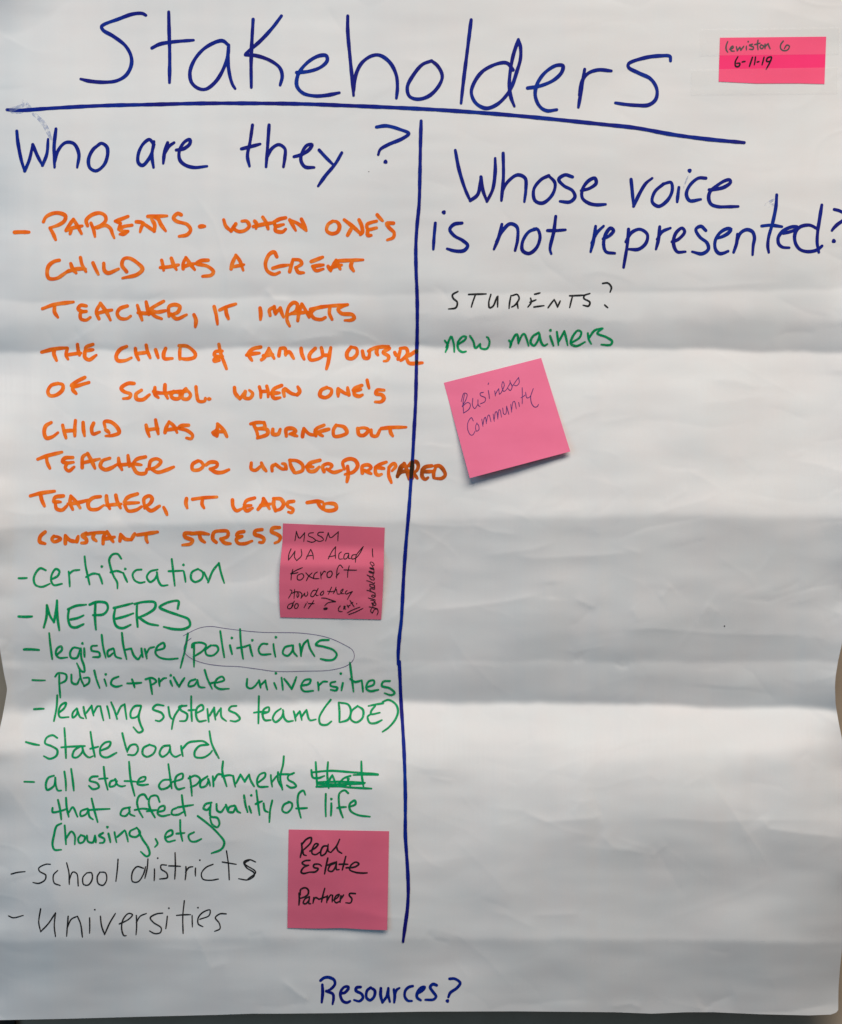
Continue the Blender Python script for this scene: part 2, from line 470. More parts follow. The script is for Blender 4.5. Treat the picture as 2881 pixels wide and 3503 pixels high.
def spline(pts, step=3.5):
    if len(pts) == 2:
        n = max(2, int(math.dist(*pts) / step))
        (x0, y0), (x1, y1) = pts
        nx, ny = -(y1 - y0), (x1 - x0)
        b = random.uniform(-0.03, 0.03)
        return [(x0 + (x1 - x0) * i / n + nx * b * 4 * (i / n) * (1 - i / n), y0 + (y1 - y0) * i / n + ny * b * 4 * (i / n) * (1 - i / n)) for i in range(n + 1)]
    P = [np.array(p) for p in pts]
    P = [2 * P[0] - P[1]] + P + [2 * P[-1] - P[-2]]
    out = []
    for i in range(1, len(P) - 2):
        p0, p1, p2, p3 = P[i - 1], P[i], P[i + 1], P[i + 2]
        d1 = max(np.linalg.norm(p1 - p0), 1e-3) ** .5; d2 = max(np.linalg.norm(p2 - p1), 1e-3) ** .5; d3 = max(np.linalg.norm(p3 - p2), 1e-3) ** .5
        m1 = (p1 - p0) / d1 - (p2 - p0) / (d1 + d2) + (p2 - p1) / d2
        m2 = (p2 - p1) / d2 - (p3 - p1) / (d2 + d3) + (p3 - p2) / d3
        m1 = m1 * d2; m2 = m2 * d2
        n = max(2, int(np.linalg.norm(p2 - p1) / step))
        for k in range(n):
            t = k / n
            a = 2 * t**3 - 3 * t**2 + 1; b = t**3 - 2 * t**2 + t; c = -2 * t**3 + 3 * t**2; d = t**3 - t**2
            q_ = a * p1 + b * m1 + c * p2 + d * m2
            out.append((q_[0], q_[1]))
    out.append(tuple(P[-2]))
    return out

LIFT = 0.00013
order = [0]
def stroke_geo(pts, w, verts, faces, base, taper=0.25):
    order[0] += 1
    z = LIFT + (order[0] % 23) * 0.000005
    if len(pts) == 1 or (len(pts) == 2 and math.dist(*pts) < 0.6):
        x, y = pts[0]; n = 14; s = len(verts)
        verts.append(place(x, y, base(x, y) + z))
        for k in range(n):
            a = 2 * math.pi * k / n; r = w * 0.62 * (1 + 0.08 * math.sin(3 * a + x))
            X, Y = x + r * math.cos(a), y + r * math.sin(a)
            verts.append(place(X, Y, base(X, Y) + z))
        for k in range(n): faces.append((s, s + 1 + (k + 1) % n, s + 1 + k))
        return
    S = np.array(spline(pts, max(1.2, min(3.5, w * 0.4))))
    # drop coincident points
    keep = [0]
    for i in range(1, len(S)):
        if np.hypot(*(S[i] - S[keep[-1]])) > 0.25: keep.append(i)
    S = S[keep]
    if len(S) < 2: return
    d = np.gradient(S, axis=0); L = np.hypot(d[:, 0], d[:, 1]); L[L == 0] = 1; d /= L[:, None]
    nrm = np.stack([-d[:, 1], d[:, 0]], 1)
    arc = np.concatenate([[0], np.cumsum(np.hypot(*np.diff(S, axis=0).T))])
    ph = random.uniform(0, 6.28); ph2 = random.uniform(0, 6.28)
    wd = w * (1 + 0.07 * np.sin(arc / 23 + ph) + 0.04 * np.sin(arc / 7.3 + ph2))
    rem = arc[-1] - arc
    tl = min(w * 2.2, arc[-1] * 0.3) + 1e-6
    wd = wd * (1 - taper * np.clip(1 - rem / tl, 0, 1)) * (1 - 0.08 * np.clip(1 - arc / tl, 0, 1))
    r = wd / 2
    # cap rows
    rows = []
    for a in (80, 55, 28):
        a = math.radians(a)
        rows.append((S[0] - d[0] * r[0] * math.sin(a), nrm[0], r[0] * math.cos(a), 0))
    for i in range(len(S)): rows.append((S[i], nrm[i], r[i], arc[i]))
    for a in (28, 55, 80):
        a = math.radians(a)
        rows.append((S[-1] + d[-1] * r[-1] * math.sin(a), nrm[-1], r[-1] * math.cos(a), arc[-1]))
    s = len(verts)
    for c, n_, rr, ar in rows:
        zz = z + 0.00004 * ar / 400
        for k in (-1, -0.33, 0.33, 1):
            X, Y = c + n_ * rr * k
            verts.append(place(X, Y, base(X, Y) + zz))
    for i in range(len(rows) - 1):
        for k in range(3):
            a = s + i * 4 + k
            faces.append((a, a + 4, a + 5, a + 1))

def paper_h(x, y): return float(samp(x, y))

def word(name, txt, w, ink, parent, base=paper_h, label=None, taper=0.25):
    verts, faces = [], []
    for st in parse(txt):
        stroke_geo(st, w, verts, faces, base, taper)
    # faces must look at the camera
    o = mesh_obj(name, verts, faces, M[ink], parent)
    if label: o['label'] = label
    return o

random.seed(5)
INKN = {'blue': 'blue marker', 'orange': 'orange marker', 'green': 'green marker', 'black': 'black pen', 'brown': 'dark smeared marker', 'purple': 'purple ballpoint'}
def W(text, ink, w, txt, **k):
    word('handwritten_word', txt, w, ink, chart, label='word "%s" handwritten in %s' % (text, INKN[ink]), **k)
def DASH(ink, w, txt):
    word('bullet_dash', txt, w, ink, chart)

# --- heading
word('underline', 'S: 24,375 69,377 173,370 346,361 518,357 691,353 899,353 1037,355 1200,361 1446,372 1620,383 1791,397 2068,425 2178,437 2300,459 2420,475 2547,487', 13, 'blue', chart)
W('Stakeholders', 'blue', 12.5, '''A: 722,75 705,66 660,68 590,92 503,130 510,148 560,178 620,225 648,275 650,320 625,370 580,398 520,406 440,400 399,390 ;
835,58 837,150 840,270 839,408 ; 752,237 790,218 860,206 958,198 ;
1130,222 1105,202 1080,203 1010,240 960,300 940,360 950,410 985,438 1020,440 1070,400 1110,330 1130,260 1132,222 ; 1132,222 1128,290 1135,360 1150,415 1164,438 ;
1253,95 1247,200 1243,310 1244,432 ; 1393,78 1350,135 1290,200 1215,265 ; 1215,270 1270,275 1340,300 1385,335 1397,375 1387,420 ;
1468,358 1530,352 1590,330 1620,298 1615,275 1580,275 1520,310 1475,370 1470,425 1500,460 1560,474 1620,470 1680,458 ;
B: 130,78 130,150 142,290 155,420 159,472 ; 159,450 170,370 200,310 250,275 290,273 340,310 370,370 376,430 371,485 ;
545,300 500,318 455,370 425,430 435,475 475,490 530,475 580,425 598,375 575,325 545,300 ;
741,97 722,250 703,400 691,510 ;
948,345 920,312 880,312 800,350 755,410 742,460 765,510 815,535 870,515 920,465 945,420 965,360 985,290 985,230 975,195 ; 975,195 950,270 935,350 930,420 938,480 955,525 ;
1020,435 1080,425 1150,395 1190,355 1195,325 1165,322 1110,355 1070,410 1058,470 1080,525 1115,547 1165,542 ;
1303,342 1290,420 1272,530 ; 1278,470 1290,400 1320,362 1370,345 1435,350 ;
1728,300 1725,278 1680,275 1600,285 1520,315 1520,332 1570,360 1630,390 1660,440 1655,490 1620,518 1560,520 1500,515 1455,508''')
W('Who', 'blue', 12, '''A: 83,648 88,700 105,790 122,845 ; 122,845 145,790 162,715 ; 162,715 185,770 210,818 ; 210,818 232,760 238,688 ;
277,637 268,720 270,828 ; 270,800 290,740 325,705 365,710 390,760 382,828 ;
500,708 460,740 438,790 445,830 475,845 515,815 533,760 528,725 500,708 480,720''')
W('are', 'blue', 12, '''A: 762,715 740,690 710,710 685,760 685,805 705,818 740,780 762,725 ; 762,700 752,770 760,828 ;
830,705 815,750 808,808 ; 812,765 835,725 862,705 ; 872,742 910,735 940,710 940,690 915,700 888,745 890,790 915,815 960,828 1025,822''')
W('they', 'blue', 12, '''A: 1250,618 1238,700 1225,770 1235,822 ; 1195,736 1240,725 1288,712 ;
1332,618 1325,720 1317,825 ; 1320,780 1345,735 1380,715 1410,735 1410,780 1403,825 ;
1455,775 1490,765 1530,740 1545,715 1520,718 1495,755 1490,795 1510,825 1555,828 ; 1580,742 1610,775 1655,820 ; 1692,755 1660,810 1610,870 1575,920''')
word('question_mark', 'B: 272,628 320,622 390,640 432,660 400,685 330,715 290,740 281,765 ; 317,800', 12, 'blue', chart)
W('Whose', 'blue', 12, '''D: 185,133 200,210 225,290 245,335 ; 245,335 275,310 288,240 ; 288,240 295,290 312,338 ; 312,338 335,290 345,220 345,165 ;
377,145 378,240 370,335 ; 372,300 395,260 435,232 465,245 468,290 462,340 ;
560,235 530,250 500,290 505,335 535,345 575,310 585,265 560,235 ; 655,240 625,232 600,250 620,275 655,295 665,320 645,340 605,338 ;
690,295 725,285 750,265 745,245 720,255 695,290 695,325 720,345 750,352 788,350''')
W('voice', 'blue', 12, '''D: 890,250 895,300 900,358 ; 900,358 925,305 950,265 975,245 ; 1020,268 985,300 975,340 1000,358 1035,335 1055,295 1050,262 1020,268 ;
1082,282 1075,340 ; 1125,215 ; 1190,245 1160,245 1125,275 1112,310 1125,335 1170,330 ; T: 95,392 160,388 280,360 360,300 350,270 290,280 180,350 105,420 90,500 120,570 200,600 320,602 455,598''')
W('is', 'blue', 12, 'D: 105,425 100,480 97,530 ; 139,382 ; 212,425 180,430 163,450 180,475 215,495 235,515 220,535 185,537 152,528')
W('not', 'blue', 12, '''D: 372,430 360,480 340,530 ; 350,500 375,455 405,428 432,440 435,490 425,535 ; 510,448 480,460 455,500 455,535 480,547 510,525 525,480 515,450 500,448 ;
588,398 580,460 565,530 570,548 ; 555,455 590,455 627,452''')
W('represented?', 'blue', 12, '''D: 748,438 740,490 728,540 ; 733,505 752,465 780,437 ; 778,488 800,478 820,455 808,445 788,470 780,510 790,540 825,546 ;
880,450 875,510 860,603 ; 870,500 890,465 925,450 955,470 950,505 920,530 880,530 ; 1005,440 1000,490 990,530 ; 995,490 1015,460 1048,445 ;
1055,500 1080,490 1105,460 1095,445 1070,465 1060,505 1075,540 1108,540 ; 1190,455 1170,438 1150,450 1165,480 1195,505 1200,530 1175,548 1135,540 ;
T: 185,990 260,970 340,920 365,880 330,870 250,905 190,975 165,1060 180,1140 225,1180 280,1172 330,1150 ;
445,940 435,1050 398,1165 ; 430,1060 480,930 560,885 630,910 655,980 640,1080 632,1195 ;
930,455 920,600 880,800 830,980 820,1090 832,1165 ; 745,840 850,830 995,848 ;
1010,930 1080,915 1170,880 1190,855 1120,850 1010,900 950,980 955,1060 1000,1100 1085,1108 ;
1425,870 1340,830 1230,845 1170,900 1150,980 1170,1070 1220,1130 1300,1155 1400,1145 1450,1120 1490,1085 ; 1487,580 1460,750 1435,920 1430,1050 1450,1165 ;
1640,635 1700,650 1770,690 1790,725 1750,770 1680,820 1630,870 1612,895 ; 1635,1025''')
# --- ink that lies under the divider
O = 13.4
DASH('orange', 15, 'O1: 108,248 150,246 215,247')
W('PARENTS', 'orange', O, '''O1: 322,170 340,135 390,108 440,105 485,125 480,160 440,190 370,215 ; 370,215 395,260 413,303 ;
490,232 520,185 545,150 ; 545,150 575,200 605,258 ; 490,235 540,215 610,200 ; 520,258 530,215 ;
650,200 640,160 680,120 740,105 780,125 785,160 750,195 700,215 ; 675,180 695,230 705,280 ; 720,215 780,195 820,220 835,260 848,290 ;
950,130 900,150 855,165 ; 855,165 895,180 ; 895,180 880,225 ; 980,195 920,205 880,225 ; 880,225 910,240 950,240 ; 950,240 920,262 890,262 ;
1012,170 1060,175 ; 1065,180 1050,210 1040,245 ; 1055,178 1090,200 1145,240 ; 1145,240 1148,190 1125,150 ; 1098,130 1180,128 1240,126 ; 1150,135 1175,150 1195,190 1230,238 ;
1345,118 1320,108 1288,140 1310,165 1390,190 1415,230 1390,265 1330,278''')
DASH('orange', 16, 'O1: 1485,205 1520,203')
W('WHEN', 'orange', O, '''O2: 55,155 70,200 110,240 ; 110,240 145,185 ; 145,185 130,215 160,240 210,235 245,200 225,165 190,165 ;
285,165 300,185 295,220 ; 345,135 370,175 385,222 ; 275,205 340,190 430,175 ; 515,140 470,150 430,170 ; 430,170 440,200 500,190 ; 440,200 440,235 490,245 515,225 ;
545,155 565,190 590,235 ; 545,158 600,180 668,235 ; 632,150 650,190 668,235''')
W("ONE'S", 'orange', O, '''O2: 865,165 830,190 820,235 855,258 900,245 915,200 895,170 865,165 ; 950,155 1020,210 1075,262 ; 975,270 1000,225 1015,205 ; 1060,155 1080,200 1085,250 1070,265 ;
1190,165 1150,175 1120,190 1125,225 1190,215 ; 1125,225 1125,270 1150,270 ; 1195,118 1235,162 ; 1315,180 1265,182 1285,215 1320,250 1315,285 1270,305''')
W('CHILD', 'orange', O, '''O1: 440,455 400,465 360,500 350,560 365,590 420,590 470,560 510,530 ; 525,480 540,520 565,550 ; 597,435 610,490 638,540 ; 500,540 570,520 635,520 ;
690,475 710,520 730,560 ; 770,478 775,530 800,550 880,520 ; 940,540 905,490 920,445 960,440 1020,475 1058,520 1020,560 910,588''')
W('HAS', 'orange', O, '''O1: 1200,455 1215,530 ; 1272,440 1290,490 1310,525 ; 1190,510 1250,505 1325,490 ; 1360,520 1360,480 1380,435 ; 1380,435 1410,480 1445,525 ; 1360,505 1400,490 1450,480 ;
1545,455 1490,460 1460,480 1540,500 1585,540 1570,565 1505,575''')
W('A', 'orange', O, 'O2: 110,520 115,490 145,418 ; 145,418 175,460 200,530 ; 115,505 170,495 205,488')
W('GREAT', 'orange', O, '''O2: 450,430 430,395 395,410 365,480 380,535 430,560 470,545 ; 420,515 470,500 540,490 ; 545,540 555,500 570,450 ; 570,450 620,455 635,480 590,510 ; 590,510 610,545 650,548 ;
705,465 790,432 ; 715,500 795,490 ; 715,500 740,532 795,520 ; 830,500 850,535 ; 850,530 880,470 890,455 ; 890,455 920,520 ; 850,510 930,490 ; 905,460 1000,455 1090,452 ; 1010,460 1000,500 1020,535''')
W('TEACHER,', 'orange', O, '''O1: 315,815 400,785 545,765 ; 405,800 405,840 430,880 ; 640,795 600,790 580,815 605,835 640,835 ; 640,835 600,845 600,890 640,900 670,880 ;
735,890 715,840 745,775 ; 745,775 790,840 820,900 ; 720,850 780,835 830,825 ; 945,795 890,815 870,850 890,885 940,890 970,870 ; 1020,790 1035,840 1055,900 ; 1085,765 1095,810 1105,860 ; 1025,845 1080,850 1130,850 ;
1215,760 1160,790 1110,820 ; 1110,820 1160,840 1230,830 ; 1110,830 1150,870 1200,890 ; 1255,870 1255,800 1300,785 1335,800 1320,840 1270,860 ; 1270,855 1310,890 1385,860 ; 1440,860 1455,900 1450,950''')
W('IT', 'orange', O, 'O1: 1590,800 1605,860 1615,930 ; O2: 25,825 80,800 145,780 ; 70,805 75,850 90,890')
W('IMPACTS', 'orange', O, '''O2: 325,810 330,850 328,895 ; 400,865 395,825 430,800 ; 430,800 440,855 ; 440,850 475,810 ; 475,810 500,880 ; 520,870 540,800 575,770 600,780 595,830 540,860 ; 530,850 525,900 545,945 ;
605,905 615,840 635,780 ; 635,780 665,830 690,880 ; 560,850 690,840 ; 780,800 730,820 705,850 725,885 780,895 810,880 ; 700,820 800,800 975,785 ; 845,800 840,850 860,895 ; 975,785 930,800 905,820 930,850 1010,860 1025,885 1000,900 955,902''')
W('THE', 'orange', O, '''O1: 310,1138 400,1115 500,1105 ; 405,1115 400,1150 420,1200 ; 500,1110 490,1160 505,1190 ; 575,1080 580,1120 590,1160 ; 490,1160 600,1145 ; 690,1080 640,1100 630,1130 ; 630,1130 690,1120 ; 630,1135 630,1175 660,1195 715,1160''')
W('CHILD', 'orange', O, '''O1: 940,1095 890,1120 862,1170 875,1200 930,1200 975,1180 ; 1005,1110 1010,1150 1030,1195 ; 1085,1085 1095,1130 1115,1180 ; 1010,1150 1100,1140 ; 1155,1120 1165,1150 1175,1180 ; 1230,1110 1215,1150 1220,1185 1280,1185 ;
1335,1190 1335,1130 1340,1090 ; 1330,1090 1390,1095 1450,1150 1445,1175 1390,1190 1340,1185''')
W('&', 'orange', O, 'O1: 1625,1080 1640,1150 1670,1230 1682,1262 ; 1650,1130 1600,1135 1590,1160 1640,1170 ; 1650,1170 1590,1190 1590,1205 1630,1200')
W('FAMILY', 'orange', O, '''O2: 330,1100 270,1115 225,1160 ; 225,1160 270,1150 320,1145 ; 240,1165 265,1200 ; 335,1195 355,1180 390,1110 ; 390,1110 410,1150 430,1185 ; 350,1165 420,1155 ; 465,1165 475,1110 ; 475,1110 510,1110 515,1160 ; 515,1150 540,1135 575,1185 ;
630,1110 635,1150 652,1190 ; 735,1110 700,1145 690,1170 700,1195 750,1190 790,1170 ; 780,1105 790,1160 ; 850,1105 840,1160 830,1220 818,1262 ; 790,1160 840,1160''')
W('OUTSIDE', 'orange', O, '''O2: 1000,1100 970,1145 975,1180 1010,1185 1045,1150 1040,1110 1000,1100 ; 1085,1130 1100,1180 1130,1180 1140,1130 1145,1115 ; 1130,1130 1180,1105 1280,1095 ; 1195,1110 1190,1140 1200,1160 ; 1285,1110 1240,1140 1280,1170 1270,1200 1245,1205 ;
1325,1140 1335,1165 ; 1350,1190 1370,1110 ; 1365,1110 1410,1110 1420,1150 1385,1190 1370,1200 ; 1480,1130 1420,1170 ; 1415,1190 1430,1218 1480,1222 1530,1217''')
W('OF', 'orange', O, 'O3: 430,155 380,170 355,215 370,245 420,240 465,200 465,165 430,155 ; 630,110 580,135 530,165 ; 660,148 600,165 540,185 ; 545,165 540,200 565,230 ; 530,172 570,180')
W('SCHOOL.', 'orange', O, '''O3: 995,155 950,155 900,190 920,215 970,235 960,260 915,268 ; 1050,205 1010,235 1015,270 1060,275 1110,238 ; 1150,185 1150,235 1175,260 ; 1225,165 1225,220 1245,265 ; 1140,215 1180,225 1260,225 ;
1290,215 1270,240 1285,265 1330,265 1335,230 1290,215 ; 1380,195 1355,225 1355,265 1395,270 1415,240 1380,195 ; 1250,225 1380,215 ; 1455,180 1460,230 1475,285 1520,285 1525,265 ; 1550,270 1560,270''')
W('WHEN', 'orange', O, '''O4: 135,185 140,225 175,270 ; 175,270 215,215 ; 215,215 210,260 250,265 270,230 245,205 ; 320,180 330,220 330,260 ; 375,175 385,215 385,255 ; 330,215 385,212 ;
485,170 430,195 410,225 ; 410,225 470,225 ; 410,230 430,265 475,260 ; 505,250 500,200 520,195 ; 510,195 560,230 600,240 ; 600,240 620,215 605,180''')
W("ONE'S", 'orange', O, '''O4: 820,185 780,205 770,245 810,260 850,235 855,200 820,185 ; 905,195 905,250 ; 905,195 950,225 985,240 ; 985,240 975,185 ; 1080,170 1030,190 1015,205 ; 1020,215 1075,200 ; 1030,200 1025,235 1060,250 1085,240 ; 1120,130 1135,190 ;
1245,205 1195,205 1185,230 1230,240 1245,265 1225,290 1180,292''')
W('CHILD', 'orange', O, '''O3: 380,445 340,470 328,520 345,560 390,550 430,520 ; 465,465 475,510 490,560 ; 560,430 555,490 555,545 ; 475,510 555,505 ; 617,445 620,500 628,545 ; 695,450 680,490 690,530 740,515 ;
780,480 775,440 820,440 870,480 885,520 840,540 785,545 ; 785,500 810,520''')
W('HAS', 'orange', O, '''O3: 1085,465 1095,510 1110,550 ; 1155,425 1165,480 1175,530 ; 1095,500 1175,490 ; 1225,520 1235,480 1255,440 ; 1255,440 1290,470 1315,520 ; 1235,500 1330,485 ; 1400,465 1345,470 1330,485 1390,505 1430,540 1420,565 1385,560''')
W('A', 'orange', O, 'O3: 1580,520 1610,500 1615,455 ; 1615,455 1660,500 1685,550 ; 1585,530 1610,545 ; 1610,545 1620,515 1665,515')
W('BURNED', 'orange', O, '''O4: 255,455 300,445 355,445 ; 355,445 360,480 305,490 ; 275,455 300,510 310,555 ; 305,490 380,500 380,530 305,560 ; 420,495 420,530 460,530 475,495 ; 520,545 520,495 570,490 590,510 545,530 ; 555,530 600,545 ;
640,550 650,490 ; 650,490 690,530 740,540 ; 800,465 745,490 730,515 ; 835,495 750,515 ; 750,520 790,545 ; 735,500 740,545 ; 890,465 870,500 875,545 920,545 970,520 950,480 890,465''')
W('OUT', 'orange', O, 'O4: 1050,490 1060,535 1095,540 1130,500 1100,485 1050,490 ; 1150,500 1155,540 1190,545 1215,500 ; 1225,490 1300,482 1410,480 ; 1290,485 1295,520 1310,545')
W('TEACHER', 'orange', O, '''O3: 280,718 340,695 460,665 ; 345,700 350,740 370,785 ; 540,705 480,710 465,735 495,745 545,740 ; 500,745 485,780 510,805 550,775 ; 610,780 615,700 650,675 ; 650,675 680,730 705,785 ; 610,745 700,725 740,715 ;
815,710 760,730 745,770 780,795 830,780 870,755 ; 880,710 885,750 905,795 ; 950,690 955,730 960,770 ; 880,760 990,750 ; 1080,700 1020,715 990,740 ; 990,750 1050,760 ; 985,770 1020,820 1080,820 1090,790 ;
1105,790 1120,730 1165,715 1195,735 1160,775 1120,790 ; 1120,790 1170,815 1230,800 1290,775''')
W('OR', 'orange', O, 'O3: 1470,730 1430,755 1430,795 1480,795 1510,765 1490,735 1470,730 ; 1530,760 1560,740 1610,745 1610,770 1560,790 ; 1560,790 1605,815 1650,815 1700,795')
W('UNDERPREPARED', 'orange', O, '''O4: 260,745 260,790 290,800 330,770 ; 335,745 350,780 370,805 ; 415,805 415,770 440,755 ; 440,755 490,790 520,790 ; 520,790 510,755 490,750 ; 580,815 555,770 545,730 ; 545,725 600,730 640,760 640,800 590,820 ;
770,725 700,745 670,770 ; 670,770 720,775 ; 670,775 690,805 730,805 765,775 ; 800,810 790,770 830,750 860,765 840,790 ; 820,790 870,815 930,800 ; 950,790 940,740 985,715 1030,725 1050,765 1020,810 955,830 ; 975,770 980,830 970,885 ;
1085,820 1085,770 1130,760 1150,780 1110,810 ; 1100,800 1150,825 ; P: 355,350 270,380 190,420 ; 200,430 320,445 ; 190,430 200,520 240,545 285,530 ; 395,430 390,540 430,655 ; 395,430 430,390 475,370 495,410 440,480''')
word('smeared_letters', '''P: 520,565 545,480 570,420 620,370 ; 620,370 650,440 690,605 ; 520,555 570,500 700,480 ; 560,450 600,420 ; 740,590 745,480 750,360 ; 690,400 740,350 800,345 830,400 810,470 760,510 ; 760,510 815,590 ;
1030,405 940,420 885,460 ; 885,490 1000,490 1050,485 ; 885,480 890,570 935,605 975,580 ; 1060,580 1060,500 1090,430 ; 1080,410 1140,405 1200,460 1230,540 1180,590 1070,590''', 13.6, 'brown', chart, label='dark smeared letters where the orange word crosses the blue line')
W('TEACHER,', 'orange', O, '''O3: 225,990 300,970 405,955 ; 300,975 310,1020 330,1065 ; 470,990 410,1000 395,1030 ; 400,1035 450,1035 ; 410,1040 420,1085 460,1095 495,1065 ; 540,1090 520,1040 525,990 ; 525,990 570,1040 595,1080 ; 505,1050 580,1040 660,1020 ;
745,995 690,1005 655,1040 665,1085 720,1090 770,1060 ; 790,990 795,1040 815,1085 ; 860,985 870,1030 895,1080 ; 790,1060 900,1050 ; 1020,975 950,1000 920,1035 ; 930,1045 1030,1040 ; 925,1055 950,1100 1010,1095 1050,1070 ;
1075,1080 1070,1010 1110,990 1130,1010 1110,1050 1080,1065 ; 1080,1070 1120,1100 1185,1065 ; 1215,1075 1240,1130''')
W('IT', 'orange', O, 'O3: 1385,1010 1380,1045 1390,1080 ; 1430,1015 1500,1005 1610,998 ; 1505,1010 1500,1050 1515,1080')
W('LEADS', 'orange', O, '''O4: 120,1020 125,1070 150,1100 190,1085 ; 285,1005 225,1025 205,1055 ; 210,1065 260,1060 ; 205,1075 225,1100 270,1080 ; 310,1090 340,1050 350,1010 ; 350,1010 375,1050 395,1085 ; 330,1060 400,1050 ;
440,1100 425,1055 430,1010 ; 425,1010 480,1015 500,1050 480,1085 440,1100 ; 575,1030 530,1040 530,1065 570,1090 560,1115 535,1110''')
W('TO', 'orange', O, 'O4: 675,1040 750,1030 790,1035 ; 750,1030 765,1060 790,1090 ; 800,1050 800,1090 850,1100 890,1085 885,1055 840,1045 800,1050')
W('CONSTANT', 'orange', O, '''O3: 335,1258 300,1290 295,1330 335,1345 ; 400,1290 385,1310 400,1330 450,1310 430,1295 400,1290 ; 485,1345 485,1285 ; 485,1285 520,1320 570,1330 ; 570,1330 580,1290 ; 640,1265 610,1285 640,1310 640,1335 605,1340 ; 640,1275 700,1265 780,1260 ; 700,1270 690,1300 715,1325 ;
765,1345 770,1290 795,1255 ; 795,1255 820,1300 840,1330 ; 770,1310 850,1295 ; 890,1325 895,1275 ; 895,1275 930,1310 975,1315 ; 975,1315 1000,1270 ; 1020,1280 1090,1270 1170,1258 ; 1085,1275 1085,1310 1095,1335''')
W('STRESS', 'orange', O, '''O3: 1440,1268 1370,1270 1375,1295 1430,1320 1415,1345 1355,1355 ; 1420,1270 1490,1265 1550,1275 ; 1480,1270 1490,1310 1520,1335 ; 1605,1335 1580,1310 1590,1260 1640,1250 1690,1255 1690,1290 1640,1310 ; 1640,1310 1670,1340 1710,1345 ;
O4: 205,1255 160,1265 150,1285 190,1290 ; 190,1290 150,1310 160,1340 210,1345 265,1325 ; 340,1240 290,1250 285,1275 330,1290 355,1310 345,1335 320,1335 ; 470,1225 420,1230 410,1255 450,1275 475,1295 465,1325 435,1340''')
# --- divider, drawn over them
LIFT = 0.00030
word('dividing_line', '''S: 1441,413 1439,484 1437,587 1434,698 1427,772 1423,841 1424,933 1427,1003 1428,1095 1425,1250 1422,1378 1417,1470 1412,1563 1407,1632 1399,1747 1390,1850 1382,1960 1376,2075 1373,2125 1367,2175 1363,2226 1362,2272 ;
1366,2263 1369,2327 1372,2396 1378,2489 1383,2581 1387,2719 1387,2790 1387,2857 1391,2920 1395,2980 1397,3050 1394,3109 1386,3169 1379,3222''', 12, 'blue', chart)
LIFT = 0.00042
word('overlap_stain', 'P: 741,345 735,440 728,520 724,578', 13.2, 'stain', chart, label='near-black stain where orange ink meets the blue line')
word('overlap_stain', 'O2: 1488,1128 1487,1142', 12.6, 'stain', chart)
word('overlap_stain', 'O2: 1488,1208 1487,1228', 12.6, 'stain', chart)
LIFT = 0.00013
# --- green list
Gw = 7.8
DASH('green', 7.5, 'G1: 138,234 200,232')
W('certification', 'green', Gw, '''G1: 340,175 300,160 265,195 250,245 265,285 310,298 370,275 ; 385,240 430,215 440,180 415,165 385,205 380,255 400,285 460,275 ; 510,185 515,240 518,295 ; 512,205 540,180 590,172 ; 628,72 635,140 650,210 665,280 ; 640,225 690,200 735,205 ; 735,205 750,240 760,275 ; 756,147 ;
900,88 875,55 840,55 812,90 820,150 845,220 870,265 872,310 ; 820,190 870,180 915,195 ; 915,195 930,230 945,262 ; 930,165 ; 1050,170 1010,175 985,205 1000,250 1040,268 1075,262 ; 1170,170 1115,185 1090,225 1115,262 1150,240 1168,200 ; 1165,190 1175,250 1200,288 1245,285 ;
1275,92 1282,150 1290,220 1298,290 ; 1252,182 1310,180 1360,178 ; 1365,185 1378,262 ; 1362,135 ; 1470,165 1425,190 1420,240 1450,262 1500,235 1505,190 1470,165 ; 1515,190 1545,255 ; 1545,265 1580,180 1625,122 ; 1625,122 1640,190 1665,270''')
DASH('green', 9, 'G1: 138,518 238,518')
W('MEPERS', 'green', 9.2, '''G1: 325,600 345,520 348,435 ; 348,435 370,510 400,560 ; 400,560 415,480 423,400 ; 423,400 425,510 440,620 ; 505,465 560,440 640,430 ; 512,465 505,530 525,590 560,600 620,575 ; 525,540 575,530 620,510 ; 708,425 705,520 712,615 ; 665,430 720,410 790,420 800,460 770,500 690,508 ;
845,455 910,440 985,420 ; 855,460 845,530 865,590 910,605 970,580 ; 860,535 920,520 990,495 ; 1018,420 1015,500 1022,595 ; 1000,425 1070,410 1150,415 1150,455 1090,500 1030,525 ; 1030,525 1100,570 1175,585 ; 1320,460 1325,405 1280,405 1210,430 1185,450 1230,475 1330,510 1400,540 1410,585 1370,610 1290,612 1215,595''')
DASH('green', 9, 'G1: 178,763 290,767')
W('legislature/', 'green', Gw, '''G1: 365,642 375,740 388,835 ; 425,800 460,765 455,740 425,755 415,800 440,825 500,822 ; 590,755 545,750 520,790 530,825 570,825 595,760 ; 600,755 605,830 625,890 625,930 600,920 570,865 ; 625,755 628,818 ; 612,718 ; 720,735 680,740 680,770 735,785 740,815 690,820 ; 755,655 765,740 785,825 ;
840,755 800,775 805,815 840,790 ; 845,760 860,815 900,830 ; 905,640 915,730 940,835 ; 930,765 975,755 ; 975,760 995,810 1025,835 1050,800 ; 1050,755 1060,820 ; 1075,760 1090,830 ; 1090,790 1110,755 1145,745 ; 1165,770 1220,750 1215,715 1170,740 1155,790 1180,820 1240,835 1320,830 ; 1395,645 1375,760 1340,900''')
